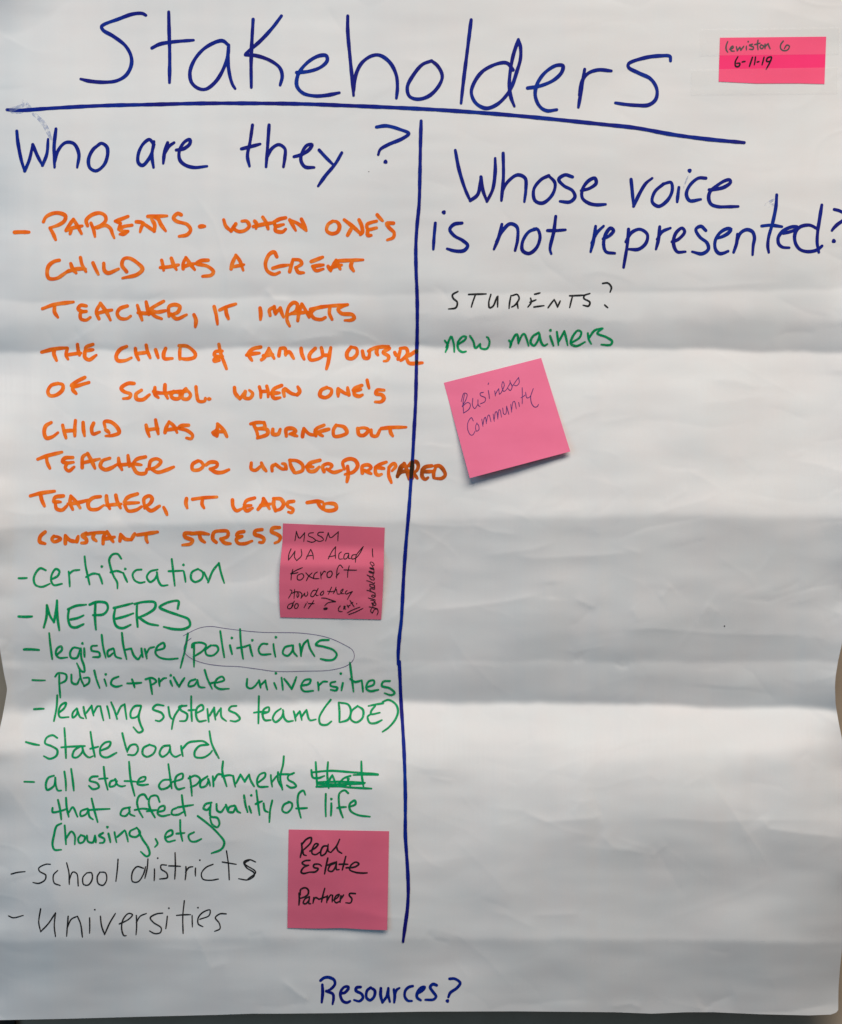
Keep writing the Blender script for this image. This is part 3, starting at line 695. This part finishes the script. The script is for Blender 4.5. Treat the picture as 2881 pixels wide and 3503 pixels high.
W('politicians', 'green', Gw, '''G2: 95,175 95,260 95,350 ; 80,205 85,180 150,170 185,190 160,230 90,275 ; 220,190 180,225 190,260 235,265 275,225 265,195 220,190 ; 290,85 305,190 320,280 ; 362,190 378,255 ; 376,135 ; 437,70 442,160 450,230 460,290 ; 415,210 470,200 510,185 ; 510,190 530,270 ; 528,152 ;
640,180 600,180 575,220 590,255 665,255 ; 685,180 700,275 ; 703,130 ; 820,190 770,205 755,250 790,268 825,230 830,195 ; 830,190 835,240 860,270 ; 880,180 890,270 ; 890,250 910,180 940,150 ; 940,150 955,210 990,270 ; 1095,150 1030,155 1000,185 1060,200 1130,225 1155,260 1130,295 1080,300 1035,290''')
DASH('green', 6.5, 'G1: 240,990 335,992')
W('public', 'green', Gw, '''G1: 440,945 440,1020 448,1120 ; 410,965 430,940 490,950 490,990 440,1020 ; 530,950 535,1010 570,1020 590,980 ; 590,920 600,980 625,1035 ; 625,1035 660,1010 660,975 620,975 ; 700,920 715,980 740,1050 ; 775,985 790,1035 ; 785,948 ; 880,965 835,985 825,1020 860,1040 905,1030''')
word('plus_sign', 'G1: 980,985 1000,1045 ; 945,1015 1050,1010', Gw, 'green', chart)
W('private', 'green', Gw, '''G1: 1110,975 1120,1030 1130,1095 ; 1080,985 1130,975 1160,1000 1120,1030 ; 1180,980 1185,1035 ; 1190,1000 1215,978 1235,975 ; 1265,995 1280,1035 ; 1268,955 ; 1290,970 1330,1040 ; 1330,1040 1370,975 ; 1450,985 1410,1000 1400,1035 1440,1030 1465,995 ; 1465,990 1480,1040 1520,1045 ;
1520,915 1540,980 1575,1055 ; 1560,1015 1600,1005 ; 1610,1010 1665,990 1650,965 1610,985 1595,1030 1625,1055 1700,1055''')
W('universities', 'green', Gw, '''G2: 490,440 490,500 520,510 550,490 575,455 ; 578,450 590,505 ; 590,485 625,450 ; 625,450 640,520 ; 690,470 708,515 ; 703,398 ; 745,430 755,520 ; 765,440 820,515 ; 820,515 855,425 ; 890,490 950,475 960,445 915,450 890,500 910,530 980,528 ; 1015,465 1020,525 ; 1020,490 1055,460 1085,460 ;
1145,460 1110,470 1110,490 1160,505 1150,525 1110,520 ; 1200,470 1190,525 ; 1185,400 ; 1253,320 1265,420 1280,535 ; 1255,440 1290,462 1340,450 ; 1340,450 1350,535 ; 1380,500 1430,480 1430,450 1390,460 1375,510 1400,530 1465,520 ; 1550,455 1500,460 1490,490 1550,510 1585,545 1560,560 1510,545''')
DASH('green', 8, 'G3: 252,122 325,118')
W('learning', 'green', Gw, '''G3: 425,20 420,110 400,210 ; 435,150 480,110 490,75 455,90 435,140 445,180 510,180 ; 570,115 540,150 540,185 570,160 575,120 ; 575,130 595,180 620,190 ; 620,105 640,190 ; 640,150 680,95 ; 680,95 695,170 ; 695,150 725,100 745,100 ; 745,100 755,150 768,205 ; 795,100 815,190 ;
825,70 850,130 870,195 ; 870,160 900,100 925,85 ; 925,85 940,195 ; 1045,95 1000,100 970,145 975,185 1020,175 1045,110 ; 1048,100 1030,180 1045,240 1060,280 1030,295 990,255''')
W('systems', 'green', Gw, '''G3: 1215,95 1160,90 1135,120 1200,150 1215,180 1185,210 1155,205 ; 1250,105 1265,180 1285,200 ; 1350,95 1300,165 1285,210 1275,270 ; 1385,95 1330,105 1345,130 1390,160 1380,205 1335,210 ; 1420,25 1420,120 1425,210 ; 1400,130 1460,125 ;
1460,150 1510,120 1500,90 1465,110 1455,160 1475,210 1530,205 ; 1540,120 1550,215 ; 1555,170 1590,110 ; 1590,110 1600,200 ; 1605,170 1640,115 ; 1640,115 1645,180 1680,210 ; G2: 410,640 370,645 355,670 410,700 435,735 405,755 365,750''')
W('team', 'green', Gw, '''G2: 577,568 575,660 573,770 ; 540,690 580,685 640,685 ; 600,700 650,680 650,650 615,665 605,710 620,745 665,745 ; 740,660 700,690 680,735 700,760 745,725 760,680 ; 755,670 765,730 790,755 830,750 ; 835,680 850,750 ; 850,720 880,680 ; 880,680 895,745 ; 895,720 930,670 ; 930,670 955,745 1000,740''')
W('(DOE)', 'green', Gw, '''G2: 1110,595 1060,660 1025,730 1035,775 1080,780 1115,755 ; 1170,620 1175,680 1175,760 ; 1170,615 1240,630 1260,680 1240,740 1180,762 ; 1310,640 1265,680 1260,740 1300,762 1345,730 1350,670 1310,640 ; 1500,620 1440,630 1390,640 ; 1440,640 1410,680 1410,700 1475,690 ; 1410,700 1385,720 1400,765 1440,768 1490,745 ;
1495,610 1540,595 1595,630 1610,680 1590,740 1540,800 1495,832''')
DASH('green', 8, 'G3: 192,365 290,388')
W('State', 'green', Gw, '''G3: 425,335 390,315 345,335 335,375 380,395 425,425 420,465 370,490 325,470 ; 478,262 485,370 490,485 ; 455,405 520,400 630,395 ; 600,395 550,430 540,475 570,480 610,440 615,400 ; 610,400 625,450 660,480 690,470 ; 672,290 685,380 705,475 ; 670,415 730,400 ; 745,430 810,400 820,365 780,370 745,410 750,465 790,480 865,445''')
W('board', 'green', Gw, '''G3: 908,300 925,370 945,440 ; 945,430 970,390 1010,385 1025,420 1000,460 950,460 ; 1110,385 1065,410 1060,455 1090,475 1140,450 1155,405 1110,385 ; 1260,390 1210,400 1185,450 1205,475 1250,445 1265,400 ; 1262,400 1270,450 1300,475 1340,460 ; 1345,395 1358,470 ; 1350,420 1400,370 1450,360 1510,360 1550,385 ;
1545,385 1480,395 1445,440 1450,475 1510,480 1560,450 1575,430 ; 1555,285 1570,370 1600,440 1625,485''')
DASH('green', 7, 'G3: 180,660 255,662')
W('all', 'green', Gw, 'G3: 400,615 360,630 340,680 350,720 400,690 410,630 ; 410,630 415,690 430,725 455,725 ; 478,585 488,660 490,725 ; 528,565 540,650 548,725')
W('state', 'green', Gw, '''G3: 725,620 680,625 665,650 720,670 735,700 690,715 660,690 ; 770,550 780,640 800,720 ; 735,640 800,635 ; 860,645 820,660 815,695 850,690 870,655 ; 855,640 870,680 900,695 930,690 ; 958,512 970,640 1000,765 ; 925,655 1010,660 ; 1020,665 1075,650 1080,625 1040,635 1020,675 1050,685 1100,680''')
W('departments', 'green', Gw, '''G3: 1270,645 1210,650 1180,690 1195,715 1250,700 1280,660 ; 1250,530 1262,620 1275,710 ; 1285,660 1355,635 1355,600 1310,620 1300,680 1320,715 1370,705 ; 1410,620 1420,700 1425,765 ; 1400,635 1450,615 1485,640 1460,680 1415,700 ; 1540,620 1490,660 1490,700 1530,690 1550,640 ; 1545,640 1560,690 ; 1580,620 1585,695 ; 1590,650 1620,605 1655,610 ;
Q: 410,90 405,160 425,230 435,262 ; 405,195 450,185 480,190 ; 480,190 495,265 ; 500,240 530,180 ; 530,180 560,230 ; 560,230 590,180 ; 590,180 600,220 625,262 ; 655,235 700,195 700,170 665,180 645,220 655,262 720,265 ; 740,185 750,265 ; 750,230 780,190 ; 790,165 790,220 820,280 ; 830,55 825,110 805,200 820,285 ; 790,180 890,180 ; 900,170 860,190 860,215 900,240 915,262 880,272 850,255''')
word('crossed_out_word', '''Q: 1050,95 1055,180 1060,265 ; 1020,150 1030,200 1070,205 1110,190 ; 1135,95 1130,180 1140,275 ; 1135,240 1165,185 ; 1165,185 1190,255 ; 1290,190 1240,210 1210,255 1250,260 1280,210 ; 1270,210 1290,265 ; 1365,90 1368,180 1380,265 ;
1030,165 1150,155 1300,165 1480,178 ; 1480,182 1400,180 1310,184 ; 1060,235 1200,230 1390,238 ; 1055,265 1200,262 1290,270 1435,278 ; 1060,245 1200,248 1385,243''', Gw, 'green', chart, label='green word "that" struck through with several lines')
W('that', 'green', Gw, 'G3: 430,795 445,860 455,940 ; 390,855 390,885 440,880 500,860 ; 490,780 495,850 510,920 ; 510,890 540,850 575,920 ; 650,860 600,880 600,915 640,900 655,865 ; 655,865 665,920 690,940 ; 680,785 700,870 725,960 ; 665,870 740,865 815,862')
W('affect', 'green', Gw, '''G3: 965,850 910,865 895,905 930,915 965,880 ; 960,860 965,900 1000,915 ; 1095,790 1070,755 1035,765 1018,810 1030,870 1060,925 ; 1000,870 1060,860 1130,870 ; 1185,810 1165,765 1120,770 1105,810 1115,860 1150,925 ; 1090,880 1160,870 ; 1170,885 1220,870 1220,840 1185,850 1170,895 1200,915 1260,905 ;
1310,855 1280,870 1275,900 1320,905 1360,885 ; 1350,760 1360,840 1378,912 ; 1320,850 1435,832''')
W('quality', 'green', Gw, '''Q: 330,375 290,385 275,415 300,425 325,395 ; 325,390 320,430 325,470 370,480 385,520 370,545 335,525 320,480 ; 365,385 370,430 395,440 425,400 ; 430,390 440,430 ; 490,395 455,405 445,435 480,440 495,405 ; 495,400 510,435 530,445 ; 555,325 565,390 580,440 ; 590,400 605,445 ; 605,325 ;
640,290 650,370 662,460 ; 635,385 680,365 ; 690,380 700,430 720,440 ; 750,360 735,430 730,510''')
W('of', 'green', Gw, 'Q: 870,370 830,390 820,430 850,445 885,410 885,380 860,368 ; 978,320 965,292 935,310 925,360 935,430 948,480 ; 915,415 990,412')
W('life', 'green', Gw, 'Q: 1120,315 1118,390 1120,470 ; 1158,380 1155,465 ; 1158,350 ; 1275,310 1250,290 1215,310 1210,370 1220,430 1238,478 ; 1200,412 1260,405 ; 1280,405 1325,385 1320,360 1285,385 1290,430 1340,460 1425,472')
W('(housing,', 'green', Gw, '''G3: 455,970 420,990 400,1060 390,1130 405,1165 455,1165 ; 480,985 485,1050 490,1125 ; 490,1080 530,1030 555,1060 555,1125 ; 600,1055 580,1085 590,1115 620,1105 630,1070 600,1055 ; 645,1060 655,1105 690,1110 705,1060 ; 705,1060 712,1110 ; 765,1040 735,1060 775,1085 770,1110 740,1115 ; 805,1045 820,1110 ; 797,997 ;
850,1035 865,1110 ; 870,1070 925,1020 ; 930,1025 950,1105 ; 1010,1005 965,1030 965,1060 1010,1070 1040,1040 1015,1000 ; 1030,1030 1060,1090 1100,1150 1110,1200 1090,1215 1045,1180 ; 1155,1085 1170,1120 1150,1145''')
W('etc)', 'green', Gw, 'G3: 1235,1075 1280,1050 1275,1020 1240,1035 1225,1075 1245,1105 1300,1095 ; 1338,945 1340,1030 1355,1100 ; 1310,1045 1370,1040 ; 1440,1035 1400,1060 1415,1100 1450,1105 1495,1085 ; 1468,915 1540,970 1620,1045 1665,1110 1645,1160 1570,1192')
W('new', 'green', 8.2, 'ST: 178,575 200,610 183,660 ; 190,625 215,560 225,545 245,600 248,658 ; 280,600 330,565 335,545 310,545 275,590 280,640 310,660 335,655 ; 365,540 390,580 405,630 440,600 ; 440,600 445,630 490,635 510,590 500,555 490,548')
W('mainers', 'green', 8.2, '''ST: 655,575 670,590 662,625 ; 665,600 705,530 715,530 725,595 ; 725,590 755,530 768,525 785,560 800,612 ; 875,515 830,545 815,590 840,612 875,560 880,520 ; 880,525 895,590 915,612 940,600 ; 960,540 968,565 985,612 ; 962,498 ; 1010,510 1018,570 1022,610 ; 1025,580 1065,505 ; 1065,505 1080,560 1090,610 ;
1120,590 1180,550 1190,510 1165,500 1120,560 1115,600 1155,615 1220,585 ; 1240,520 1245,560 1265,600 ; 1245,560 1290,500 1345,482 ; 1350,485 1310,520 1380,550 1420,580 1410,605 1340,605''')
# --- black pen
word('drawn_oval', 'G2: 15,120 60,95 140,60 220,50 330,65 450,80 600,93 900,100 1080,130 1200,180 1275,230 1283,285 1240,335 1120,372 900,382 700,383 560,365 430,348 300,342 180,325 80,290 30,250 20,210 35,170 75,135', 1.5, 'purple', chart)
W('STUDENTS?', 'black', 6.4, '''ST: 275,210 235,235 240,260 270,290 260,330 205,340 ; 355,232 420,230 485,228 ; 405,235 385,290 375,325 ; 520,232 505,290 510,330 535,320 565,250 ; 572,245 570,325 ; 670,240 655,335 ; 680,240 715,232 730,260 700,310 675,325 ; 715,290 722,335 ; 815,260 820,290 795,325 ; 810,290 855,272 ; 845,230 885,220 ; 840,325 915,315 ;
945,330 990,270 ; 990,270 1015,325 ; 1015,325 1035,280 ; 1105,242 1170,240 1215,237 ; 1125,250 1105,330 ; 1255,225 1215,240 1210,260 1255,290 1245,318 1205,312 ; 1350,150 1390,148 1415,180 1405,215 ; 1365,310 1388,330''')
Bw = 5.0
DASH('black', Bw, 'K: 72,208 110,198 162,192')
W('school', 'black', Bw, '''K: 325,145 295,145 250,170 255,190 295,215 290,245 250,268 212,262 ; 372,185 345,215 350,265 388,282 ; 430,135 445,200 447,275 ; 447,245 470,195 495,205 505,285 ; 560,200 535,230 540,275 570,278 595,240 590,200 560,200 ; 645,195 628,225 635,270 665,280 688,245 680,200 645,195 ; 762,112 757,180 748,255''')
W('districts', 'black', Bw, '''K: 925,170 885,160 855,195 855,255 890,258 925,210 940,160 ; 955,110 950,170 935,235 ; 997,175 995,250 ; 1018,105 ; 1075,150 1040,150 1040,175 1075,200 1080,230 1030,240 ; 1130,70 1132,160 1128,240 ; 1090,155 1165,158 ; 1200,160 1195,245 ; 1198,195 1220,165 1245,160 ; 1262,170 1262,220 ; 1290,118 ;
1375,145 1330,165 1300,205 1310,240 1360,248 1410,240 ; 1462,58 1475,150 1480,245 ; 1435,130 1525,145 ; 1650,130 1610,115 1575,130 1590,165 1640,200 1640,220 1600,245 1540,238 ; 1610,118 1580,140 1650,195 1600,240''')
DASH('black', Bw, 'K: 55,478 85,490 150,475')
W('universities', 'black', Bw, '''K: 262,432 250,520 262,578 ; 262,580 310,530 358,458 ; 358,458 350,540 358,612 ; 440,480 435,540 430,610 ; 432,560 460,500 500,480 ; 500,480 520,530 532,615 ; 578,490 578,590 ; 612,438 ; 648,480 655,540 675,598 ; 675,598 710,520 745,462 ; 770,530 830,500 855,470 830,462 795,500 785,560 800,605 815,605 ;
880,475 882,540 878,600 ; 880,520 905,480 945,462 ; 1050,460 1010,465 970,490 990,520 1040,555 1035,585 1000,592 965,575 ; 1080,480 1070,560 ; 1090,428 ; 1190,380 1180,480 1182,592 ; 1140,475 1230,470 ; 1240,475 1242,550 ; 1278,425 ; 1290,500 1350,475 1355,440 1310,455 1280,490 1280,530 1310,548 ; 1460,465 1420,465 1390,490 1415,525 1420,560 1385,578''')
W('Resources?', 'blue', 10.5, '''RS: 240,185 270,162 310,158 355,180 362,215 330,255 290,275 ; 255,220 258,290 250,370 ; 290,275 345,300 350,340 342,385 ; 408,290 440,290 475,255 475,238 445,238 415,270 408,310 430,360 465,372 490,360 ; 580,240 545,245 540,270 590,300 600,330 570,360 525,350 ; 665,245 635,270 630,330 660,352 695,320 700,270 665,245 ;
752,250 750,310 765,370 ; 765,370 800,320 815,250 ; 815,250 815,310 828,365 ; 862,260 870,310 865,370 ; 868,310 885,265 910,248 ; 1022,232 990,240 960,270 955,320 980,355 1015,358 ; 1060,295 1105,270 1125,240 1095,245 1060,290 1060,330 1090,352 ; 1225,225 1195,215 1170,240 1190,275 1220,320 1200,345 1130,348 ;
1335,170 1380,170 1425,205 1400,245 1340,290 1325,325 ; 1317,358''')
# smudges and specks
LIFT = 0.00009
word('ink_smudge', 'A: 40,545 90,530 130,512 ; 115,500 135,520 165,560 ; 165,560 215,610 255,690 ; 60,552 120,548', 15, 'smudge', chart, taper=0.5)
word('ink_smudge', 'T: 790,580 850,540 905,505 ; 830,595 900,575 950,590', 10, 'smudge', chart, taper=0.6)
word('ink_smudge', 'D: 1118,238 1108,262 1100,285', 5, 'smudge', chart, taper=0.6)
LIFT = 0.00013
word('ink_speck', 'S: 2479,2142', 4.0, 'black', chart)
word('ink_speck', 'S: 1262,587', 2.5, 'black', chart)

# ------------------------------------------------------------------ sticky notes and tape
def note(name, corners, rel, material, label, cat, group=None, n=(40, 40), thick=0.00012, part='note_paper', bow=0.0):
    """corners TL TR BR BL in photograph pixels; rel(s, t) = metres above the sheet, s across, t down"""
    TL, TR, BR, BL = [np.array(c, float) for c in corners]
    s, t = np.meshgrid(np.linspace(0, 1, n[0]), np.linspace(0, 1, n[1]))
    P = (TL * (1 - s)[..., None] + TR * s[..., None]) * (1 - t)[..., None] + (BL * (1 - s)[..., None] + BR * s[..., None]) * t[..., None]
    if bow is not None and callable(bow):
        P = P + bow(s, t)
    h = gauss_like(P[..., 0], P[..., 1]) + rel(s, t)
    root = empty(name, None, label, cat, group)
    grid_obj(part, place(P[..., 0], P[..., 1], h), material, root, thick)
    inv = np.linalg.inv(np.stack([TR - TL, BL - TL], 1))
    def base(x, y):
        a, b = inv @ (np.array([x, y]) - TL)
        a = min(max(a, 0), 1); b = min(max(b, 0), 1)
        return float(gauss_like(np.array(x), np.array(y)) + rel(np.array(a), np.array(b)))
    return root, base
def gauss_like(u, v):
    return samp(u, v)

def prof(ts, hs):
    ts = np.array(ts); hs = np.array(hs)
    def f(s, t):
        # smooth piecewise profile
        a = 0
        for d_ in (-0.03, -0.015, 0, 0.015, 0.03):
            a = a + np.interp(t + d_, ts, hs)
        return a / 5
    return f

lw, lw_h = note('sticky_note', [(2463.5, 128.6), (2827, 125), (2821, 287), (2459, 278)], lambda s, t: 0.00035 + 0 * s, M['note_hot'],
                'short bright hot pink note taped at the top right corner of the chart', 'sticky note', 'pink notes on the chart', (50, 24), 0.0001,
                bow=lambda s, t: np.stack([0 * s, 4.0 * t * np.clip(1 - np.abs(s - 0.35) / 0.4, 0, 1)], -1))
word('handwritten_word', '''N: 605,410 590,450 590,490 605,515 ; 625,485 660,470 655,455 635,470 640,500 670,505 ; 690,460 700,500 ; 700,500 725,465 ; 725,465 735,495 ; 735,495 765,455 ; 790,455 790,492 ; 808,410 ; 850,435 820,445 860,465 855,485 820,485 ; 905,395 900,440 905,490 ; 870,440 925,425 ; 935,440 925,465 945,480 960,455 935,440 ; 975,435 975,480 ; 975,460 1005,430 ; 1005,430 1025,480''', 5.0, 'black', lw, lw_h, 'word "Lewiston" in grey-black pen under frosted tape')
word('handwritten_number', 'N: 1155,405 1130,440 1130,480 1160,500 1200,490 1215,455 1190,445 1165,480', 5.2, 'black', lw, lw_h, 'number 6')
word('handwritten_date', '''N: 705,560 680,610 685,655 715,655 725,625 695,625 ; 748,612 778,606 ; 850,565 835,610 820,655 ; 880,562 868,640 ; 897,612 915,608 ; 965,565 945,640 ; 1035,560 1000,570 990,605 1030,600 1040,565 ; 1040,570 1020,620 985,685''', 5.8, 'black', lw, lw_h, 'date 6-11-19')

bc, bc_h = note('sticky_note', [(1518.6, 1309.3), (1851.6, 1224.4), (1951.4, 1544.3), (1607.4, 1635.6)],
                lambda s, t: 0.0003 + 0.0068 * np.clip((t - 0.15) / 0.85, 0, 1) ** 1.7 * (1 - 0.35 * s) + 0.0006 * np.sin(s * 3.1) * t, M['note_pink'],
                'tilted pink square note in the right column, its lower edge lifting off the paper', 'sticky note', 'pink notes on the chart')
word('handwritten_word', '''BC: 345,530 330,620 335,730 ; 310,610 340,520 372,530 360,590 320,660 ; 320,665 380,620 408,640 395,690 335,735 ; 435,575 432,650 455,685 490,640 ; 490,590 495,650 515,665 ; 550,510 515,520 520,545 570,570 565,610 515,635 ; 602,490 610,535 615,580 ; 600,425 606,408 ; 672,495 680,550 ; 680,530 715,470 ; 715,470 725,530 745,510 ;
745,510 775,430 760,395 748,440 770,500 800,480 ; 800,480 838,405 835,380 ; 838,400 860,450 840,490 815,470 ; 860,450 930,350 ; 930,350 935,410 905,440 875,430''', 2.6, 'purple', bc, bc_h, 'word "Business" in purple ballpoint')
word('handwritten_word', '''BC: 440,820 420,785 385,830 380,910 410,970 435,970 460,930 ; 480,840 465,880 475,930 500,915 498,870 478,845 ; 532,800 545,880 ; 545,860 560,790 570,780 582,850 ; 582,830 600,760 610,755 632,830 ; 655,745 668,825 ; 668,800 680,725 692,720 706,800 ; 706,780 718,700 728,700 745,780 ; 758,680 770,745 790,745 800,660 ; 800,660 825,750 ;
845,640 855,725 ; 855,700 870,615 885,610 905,690 ; 930,620 938,665 ; 968,460 970,550 968,635 ; 955,570 1000,540 ; 1005,510 1020,570 1050,560 1088,470 ; 1088,470 1060,560 1075,640 1105,670 1130,665 1145,640''', 2.6, 'purple', bc, bc_h, 'word "Community" in purple ballpoint')

ms_prof = prof([0, 0.06, 0.235, 0.44, 0.78, 0.82, 1.0], [0.0003, 0.0004, 0.0004, 0.0048, 0.0022, 0.0022, 0.0006])
ms, ms_h = note('sticky_note', [(968.3, 1790.4), (1316.6, 1804.8), (1304.3, 2119.3), (959, 2111.8)], ms_prof, M['note_rose'],
                'rippled pink square note full of small black writing, left of the blue dividing line', 'sticky note', 'pink notes on the chart', (36, 70),
                bow=lambda s, t: np.stack([-7 * (1 - s) * np.sin(np.clip((t - 0.2) / 0.8, 0, 1) * math.pi) ** 1 + 4 * s * np.sin(np.clip((t - 0.2) / 0.8, 0, 1) * math.pi) * 0.5, 0 * s], -1))
def MSW(label, txt, w=3.5): word('handwritten_word', txt, w, 'black', ms, ms_h, label)
MSW('word "MSSM"', 'MS: 365,330 380,225 ; 380,225 410,300 425,300 ; 425,300 475,240 ; 475,240 465,340 ; 575,240 525,250 520,275 570,300 600,330 560,350 505,335 ; 690,235 635,240 625,265 670,290 690,320 650,340 600,325 ; 715,335 745,240 ; 745,240 765,295 785,295 ; 785,295 860,230 ; 860,230 855,335')
MSW('letters "WA"', 'MS: 320,425 295,490 290,555 ; 290,555 340,490 365,450 ; 365,450 360,520 385,560 ; 385,560 440,500 435,430 ; 490,545 520,480 545,430 ; 545,430 570,490 575,545 ; 500,510 570,500')
MSW('word "Acad"', 'MS: 745,540 790,450 830,400 ; 830,400 825,470 828,535 ; 750,515 830,500 ; 895,460 870,480 870,540 910,540 ; 975,475 935,485 925,540 955,535 980,485 ; 980,480 980,535 1000,535 ; 1060,490 1020,500 1015,540 1060,530 1110,470 1145,400 ; 1145,400 1110,440 1065,500 1055,580')
MSW('vertical dash', 'MS: 1250,425 1250,470 1255,520')
MSW('word "Foxcroft"', 'MS: 340,660 325,720 320,780 ; 315,710 380,670 450,640 ; 330,710 400,695 ; 430,710 395,730 395,775 430,780 465,740 450,710 430,710 ; 490,700 530,740 580,765 ; 560,700 520,740 495,790 ; 620,690 590,710 580,760 640,765 ; 660,690 665,770 ; 665,730 700,680 715,690 ; 760,680 735,700 735,745 765,750 790,715 780,680 760,680 ; 910,640 880,610 850,650 840,760 ; 835,740 870,700 ; 985,620 970,680 965,750 ; 925,665 1070,668')
MSW('word "How"', 'M2: 140,170 175,185 170,230 105,350 ; 235,160 230,260 222,355 ; 180,245 240,215 350,215 ; 300,225 285,280 295,330 325,290 320,240 ; 350,215 390,260 370,350 ; 370,350 450,240 ; 450,240 450,290 480,305 515,260 505,210', 3.2)
MSW('word "do"', 'M2: 700,185 640,180 590,240 580,300 620,315 680,250 735,140 ; 735,140 690,240 700,290 740,285 ; 830,200 790,240 780,275 820,280 850,240 850,190', 3.2)
MSW('word "they"', 'M2: 1020,115 985,190 950,270 ; 935,200 1020,210 1080,195 ; 1115,115 1090,190 1055,250 ; 1060,240 1120,160 1130,200 1140,255 ; 1150,260 1200,255 1260,180 1265,155 1235,170 1210,215 1240,250 1290,250 ; 1350,185 1315,220 1330,260 1380,240 1460,205 ; 1460,205 1400,290 1355,375', 3.2)
MSW('words "do it"', 'M2: 190,450 120,480 85,530 100,570 160,560 210,490 ; 230,410 190,490 160,560 ; 270,460 240,500 240,560 285,560 310,520 305,470 270,460 ; 480,460 435,550 ; 503,428 507,434 ; 640,400 590,480 525,570 ; 530,460 590,465 655,460', 3.3)
word('question_mark', 'M2: 810,345 900,350 1000,385 1105,418 ; 1105,420 1000,430 920,460 875,510', 3.4, 'black', ms, ms_h)
word('ink_dot', 'M2: 868,575 895,570 922,565', 9.0, 'black', ms, ms_h)
MSW('underlined word "Cert."', 'M2: 1205,510 1165,570 1175,620 1250,632 ; 1275,575 1310,530 1290,515 1280,560 1320,578 ; 1350,495 1385,550 ; 1370,520 1420,490 ; 1410,395 1460,470 1500,530 ; 1430,455 1475,435 ; 1552,465 ; 1355,655 1480,590 1625,535 ; 1385,695 1530,640 1685,562', 3.2)
MSW('sideways word "stakeholders"', '''M3: 345,1745 320,1800 345,1870 380,1880 420,1800 500,1750 560,1800 560,1880 520,1960 ; 270,1685 400,1710 550,1750 ; 400,1720 390,1640 355,1560 ; 350,1560 400,1560 480,1560 490,1620 450,1640 400,1600 370,1560 ; 240,1395 340,1420 460,1450 ; 320,1470 400,1475 460,1530 ; 460,1540 465,1450 ;
460,1360 400,1370 345,1330 370,1300 430,1310 460,1360 475,1300 450,1250 ; 195,1140 330,1180 480,1240 ; 330,1170 290,1100 340,1090 450,1110 ; 290,960 300,1010 360,1045 430,1040 450,990 400,960 280,940 ; 450,1100 450,1000 ; 190,825 300,860 440,920 450,880 ; 290,700 300,750 370,800 440,790 430,740 370,700 ; 200,635 280,680 390,690 400,600 ;
400,580 300,560 260,520 310,520 390,560 425,580 425,490 ; 420,460 330,440 290,405 340,410 420,450 ; 430,470 400,400 360,330 300,250 310,220 370,225 420,270 430,330 390,330''', 3.1)

re_, re_h = note('sticky_note', [(987.5, 2837.8), (1331.3, 2843.8), (1324.7, 3182.2), (983.3, 3174.7)],
                 lambda s, t: 0.0003 + 0.0030 * np.clip((t - 0.3) / 0.7, 0, 1) ** 1.6 * (0.15 + 0.85 * s) + 0.0004 * np.sin(3.14 * t), M['note_rose'],
                 'pink square note low on the chart with bold black writing, above the blue last word', 'sticky note', 'pink notes on the chart',
                 bow=lambda s, t: np.stack([0 * s, -3.5 * t * np.exp(-((s - 0.55) / 0.18) ** 2)], -1))
word('handwritten_word', '''RE: 440,350 445,420 425,510 ; 445,360 500,300 550,285 545,340 490,400 455,430 ; 455,430 465,480 495,490 ; 535,440 600,400 630,360 600,355 565,410 560,465 600,480 650,450 ; 730,380 690,385 660,440 665,490 710,470 740,400 745,360 ; 740,380 745,440 770,455 ; 875,305 840,380 775,455 ; 840,390 855,435 900,465''', 6.2, 'black', re_, re_h, 'word "Real"')
word('handwritten_word', '''RE: 535,545 480,550 445,575 480,600 520,600 ; 520,600 460,630 435,680 460,695 530,680 ; 668,610 640,590 580,595 580,625 630,640 600,675 530,680 ; 740,520 720,610 703,700 ; 820,580 770,600 745,660 790,670 835,600 840,560 ; 740,600 830,565 ; 835,590 840,650 870,650 ; 945,500 925,580 905,655 ; 870,590 970,590 ; 950,630 1050,620 1095,585 1060,565 1005,600 990,650 1050,680 1130,690 1190,688''', 6.2, 'black', re_, re_h, 'word "Estate"')
word('handwritten_word', '''RE: 410,920 415,985 410,1055 ; 425,940 430,880 480,858 515,880 515,930 480,960 420,980 ; 530,960 480,985 460,1035 490,1040 530,990 ; 530,970 525,1040 545,1040 ; 580,970 570,1035 ; 575,1000 600,970 640,990 ; 705,865 685,940 668,1020 ; 640,990 680,975 735,955 ; 735,950 728,1030 ; 735,1000 775,940 795,945 ; 795,945 790,1020 ; 805,1000 850,970 870,935 835,950 815,1000 835,1030 880,1010 ; 890,950 880,1025 ; 885,990 920,940 ; 1055,925 990,925 985,945 1015,985 1000,1030 945,1030''', 6.0, 'black', re_, re_h, 'word "Partners"')

def tape(corners, label):
    TL, TR, BR, BL = [np.array(c, float) for c in corners]
    s, t = np.meshgrid(np.linspace(0, 1, 80), np.linspace(0, 1, 18))
    P = (TL * (1 - s)[..., None] + TR * s[..., None]) * (1 - t)[..., None] + (BL * (1 - s)[..., None] + BR * s[..., None]) * t[..., None]
    h = samp(P[..., 0], P[..., 1]) + 0.00072
    o = grid_obj('clear_tape', place(P[..., 0], P[..., 1], h), M['tape'], None, 0)
    o['label'] = label; o['category'] = 'tape'; o['group'] = 'tape strips over the hot pink note'
tape([(2395, 100), (2872, 93), (2872, 185), (2395, 190)], 'frosted clear tape strip across the upper part of the hot pink note')
tape([(2364, 238), (2866, 230), (2866, 320), (2364, 324)], 'frosted clear tape strip across the lower part of the hot pink note')
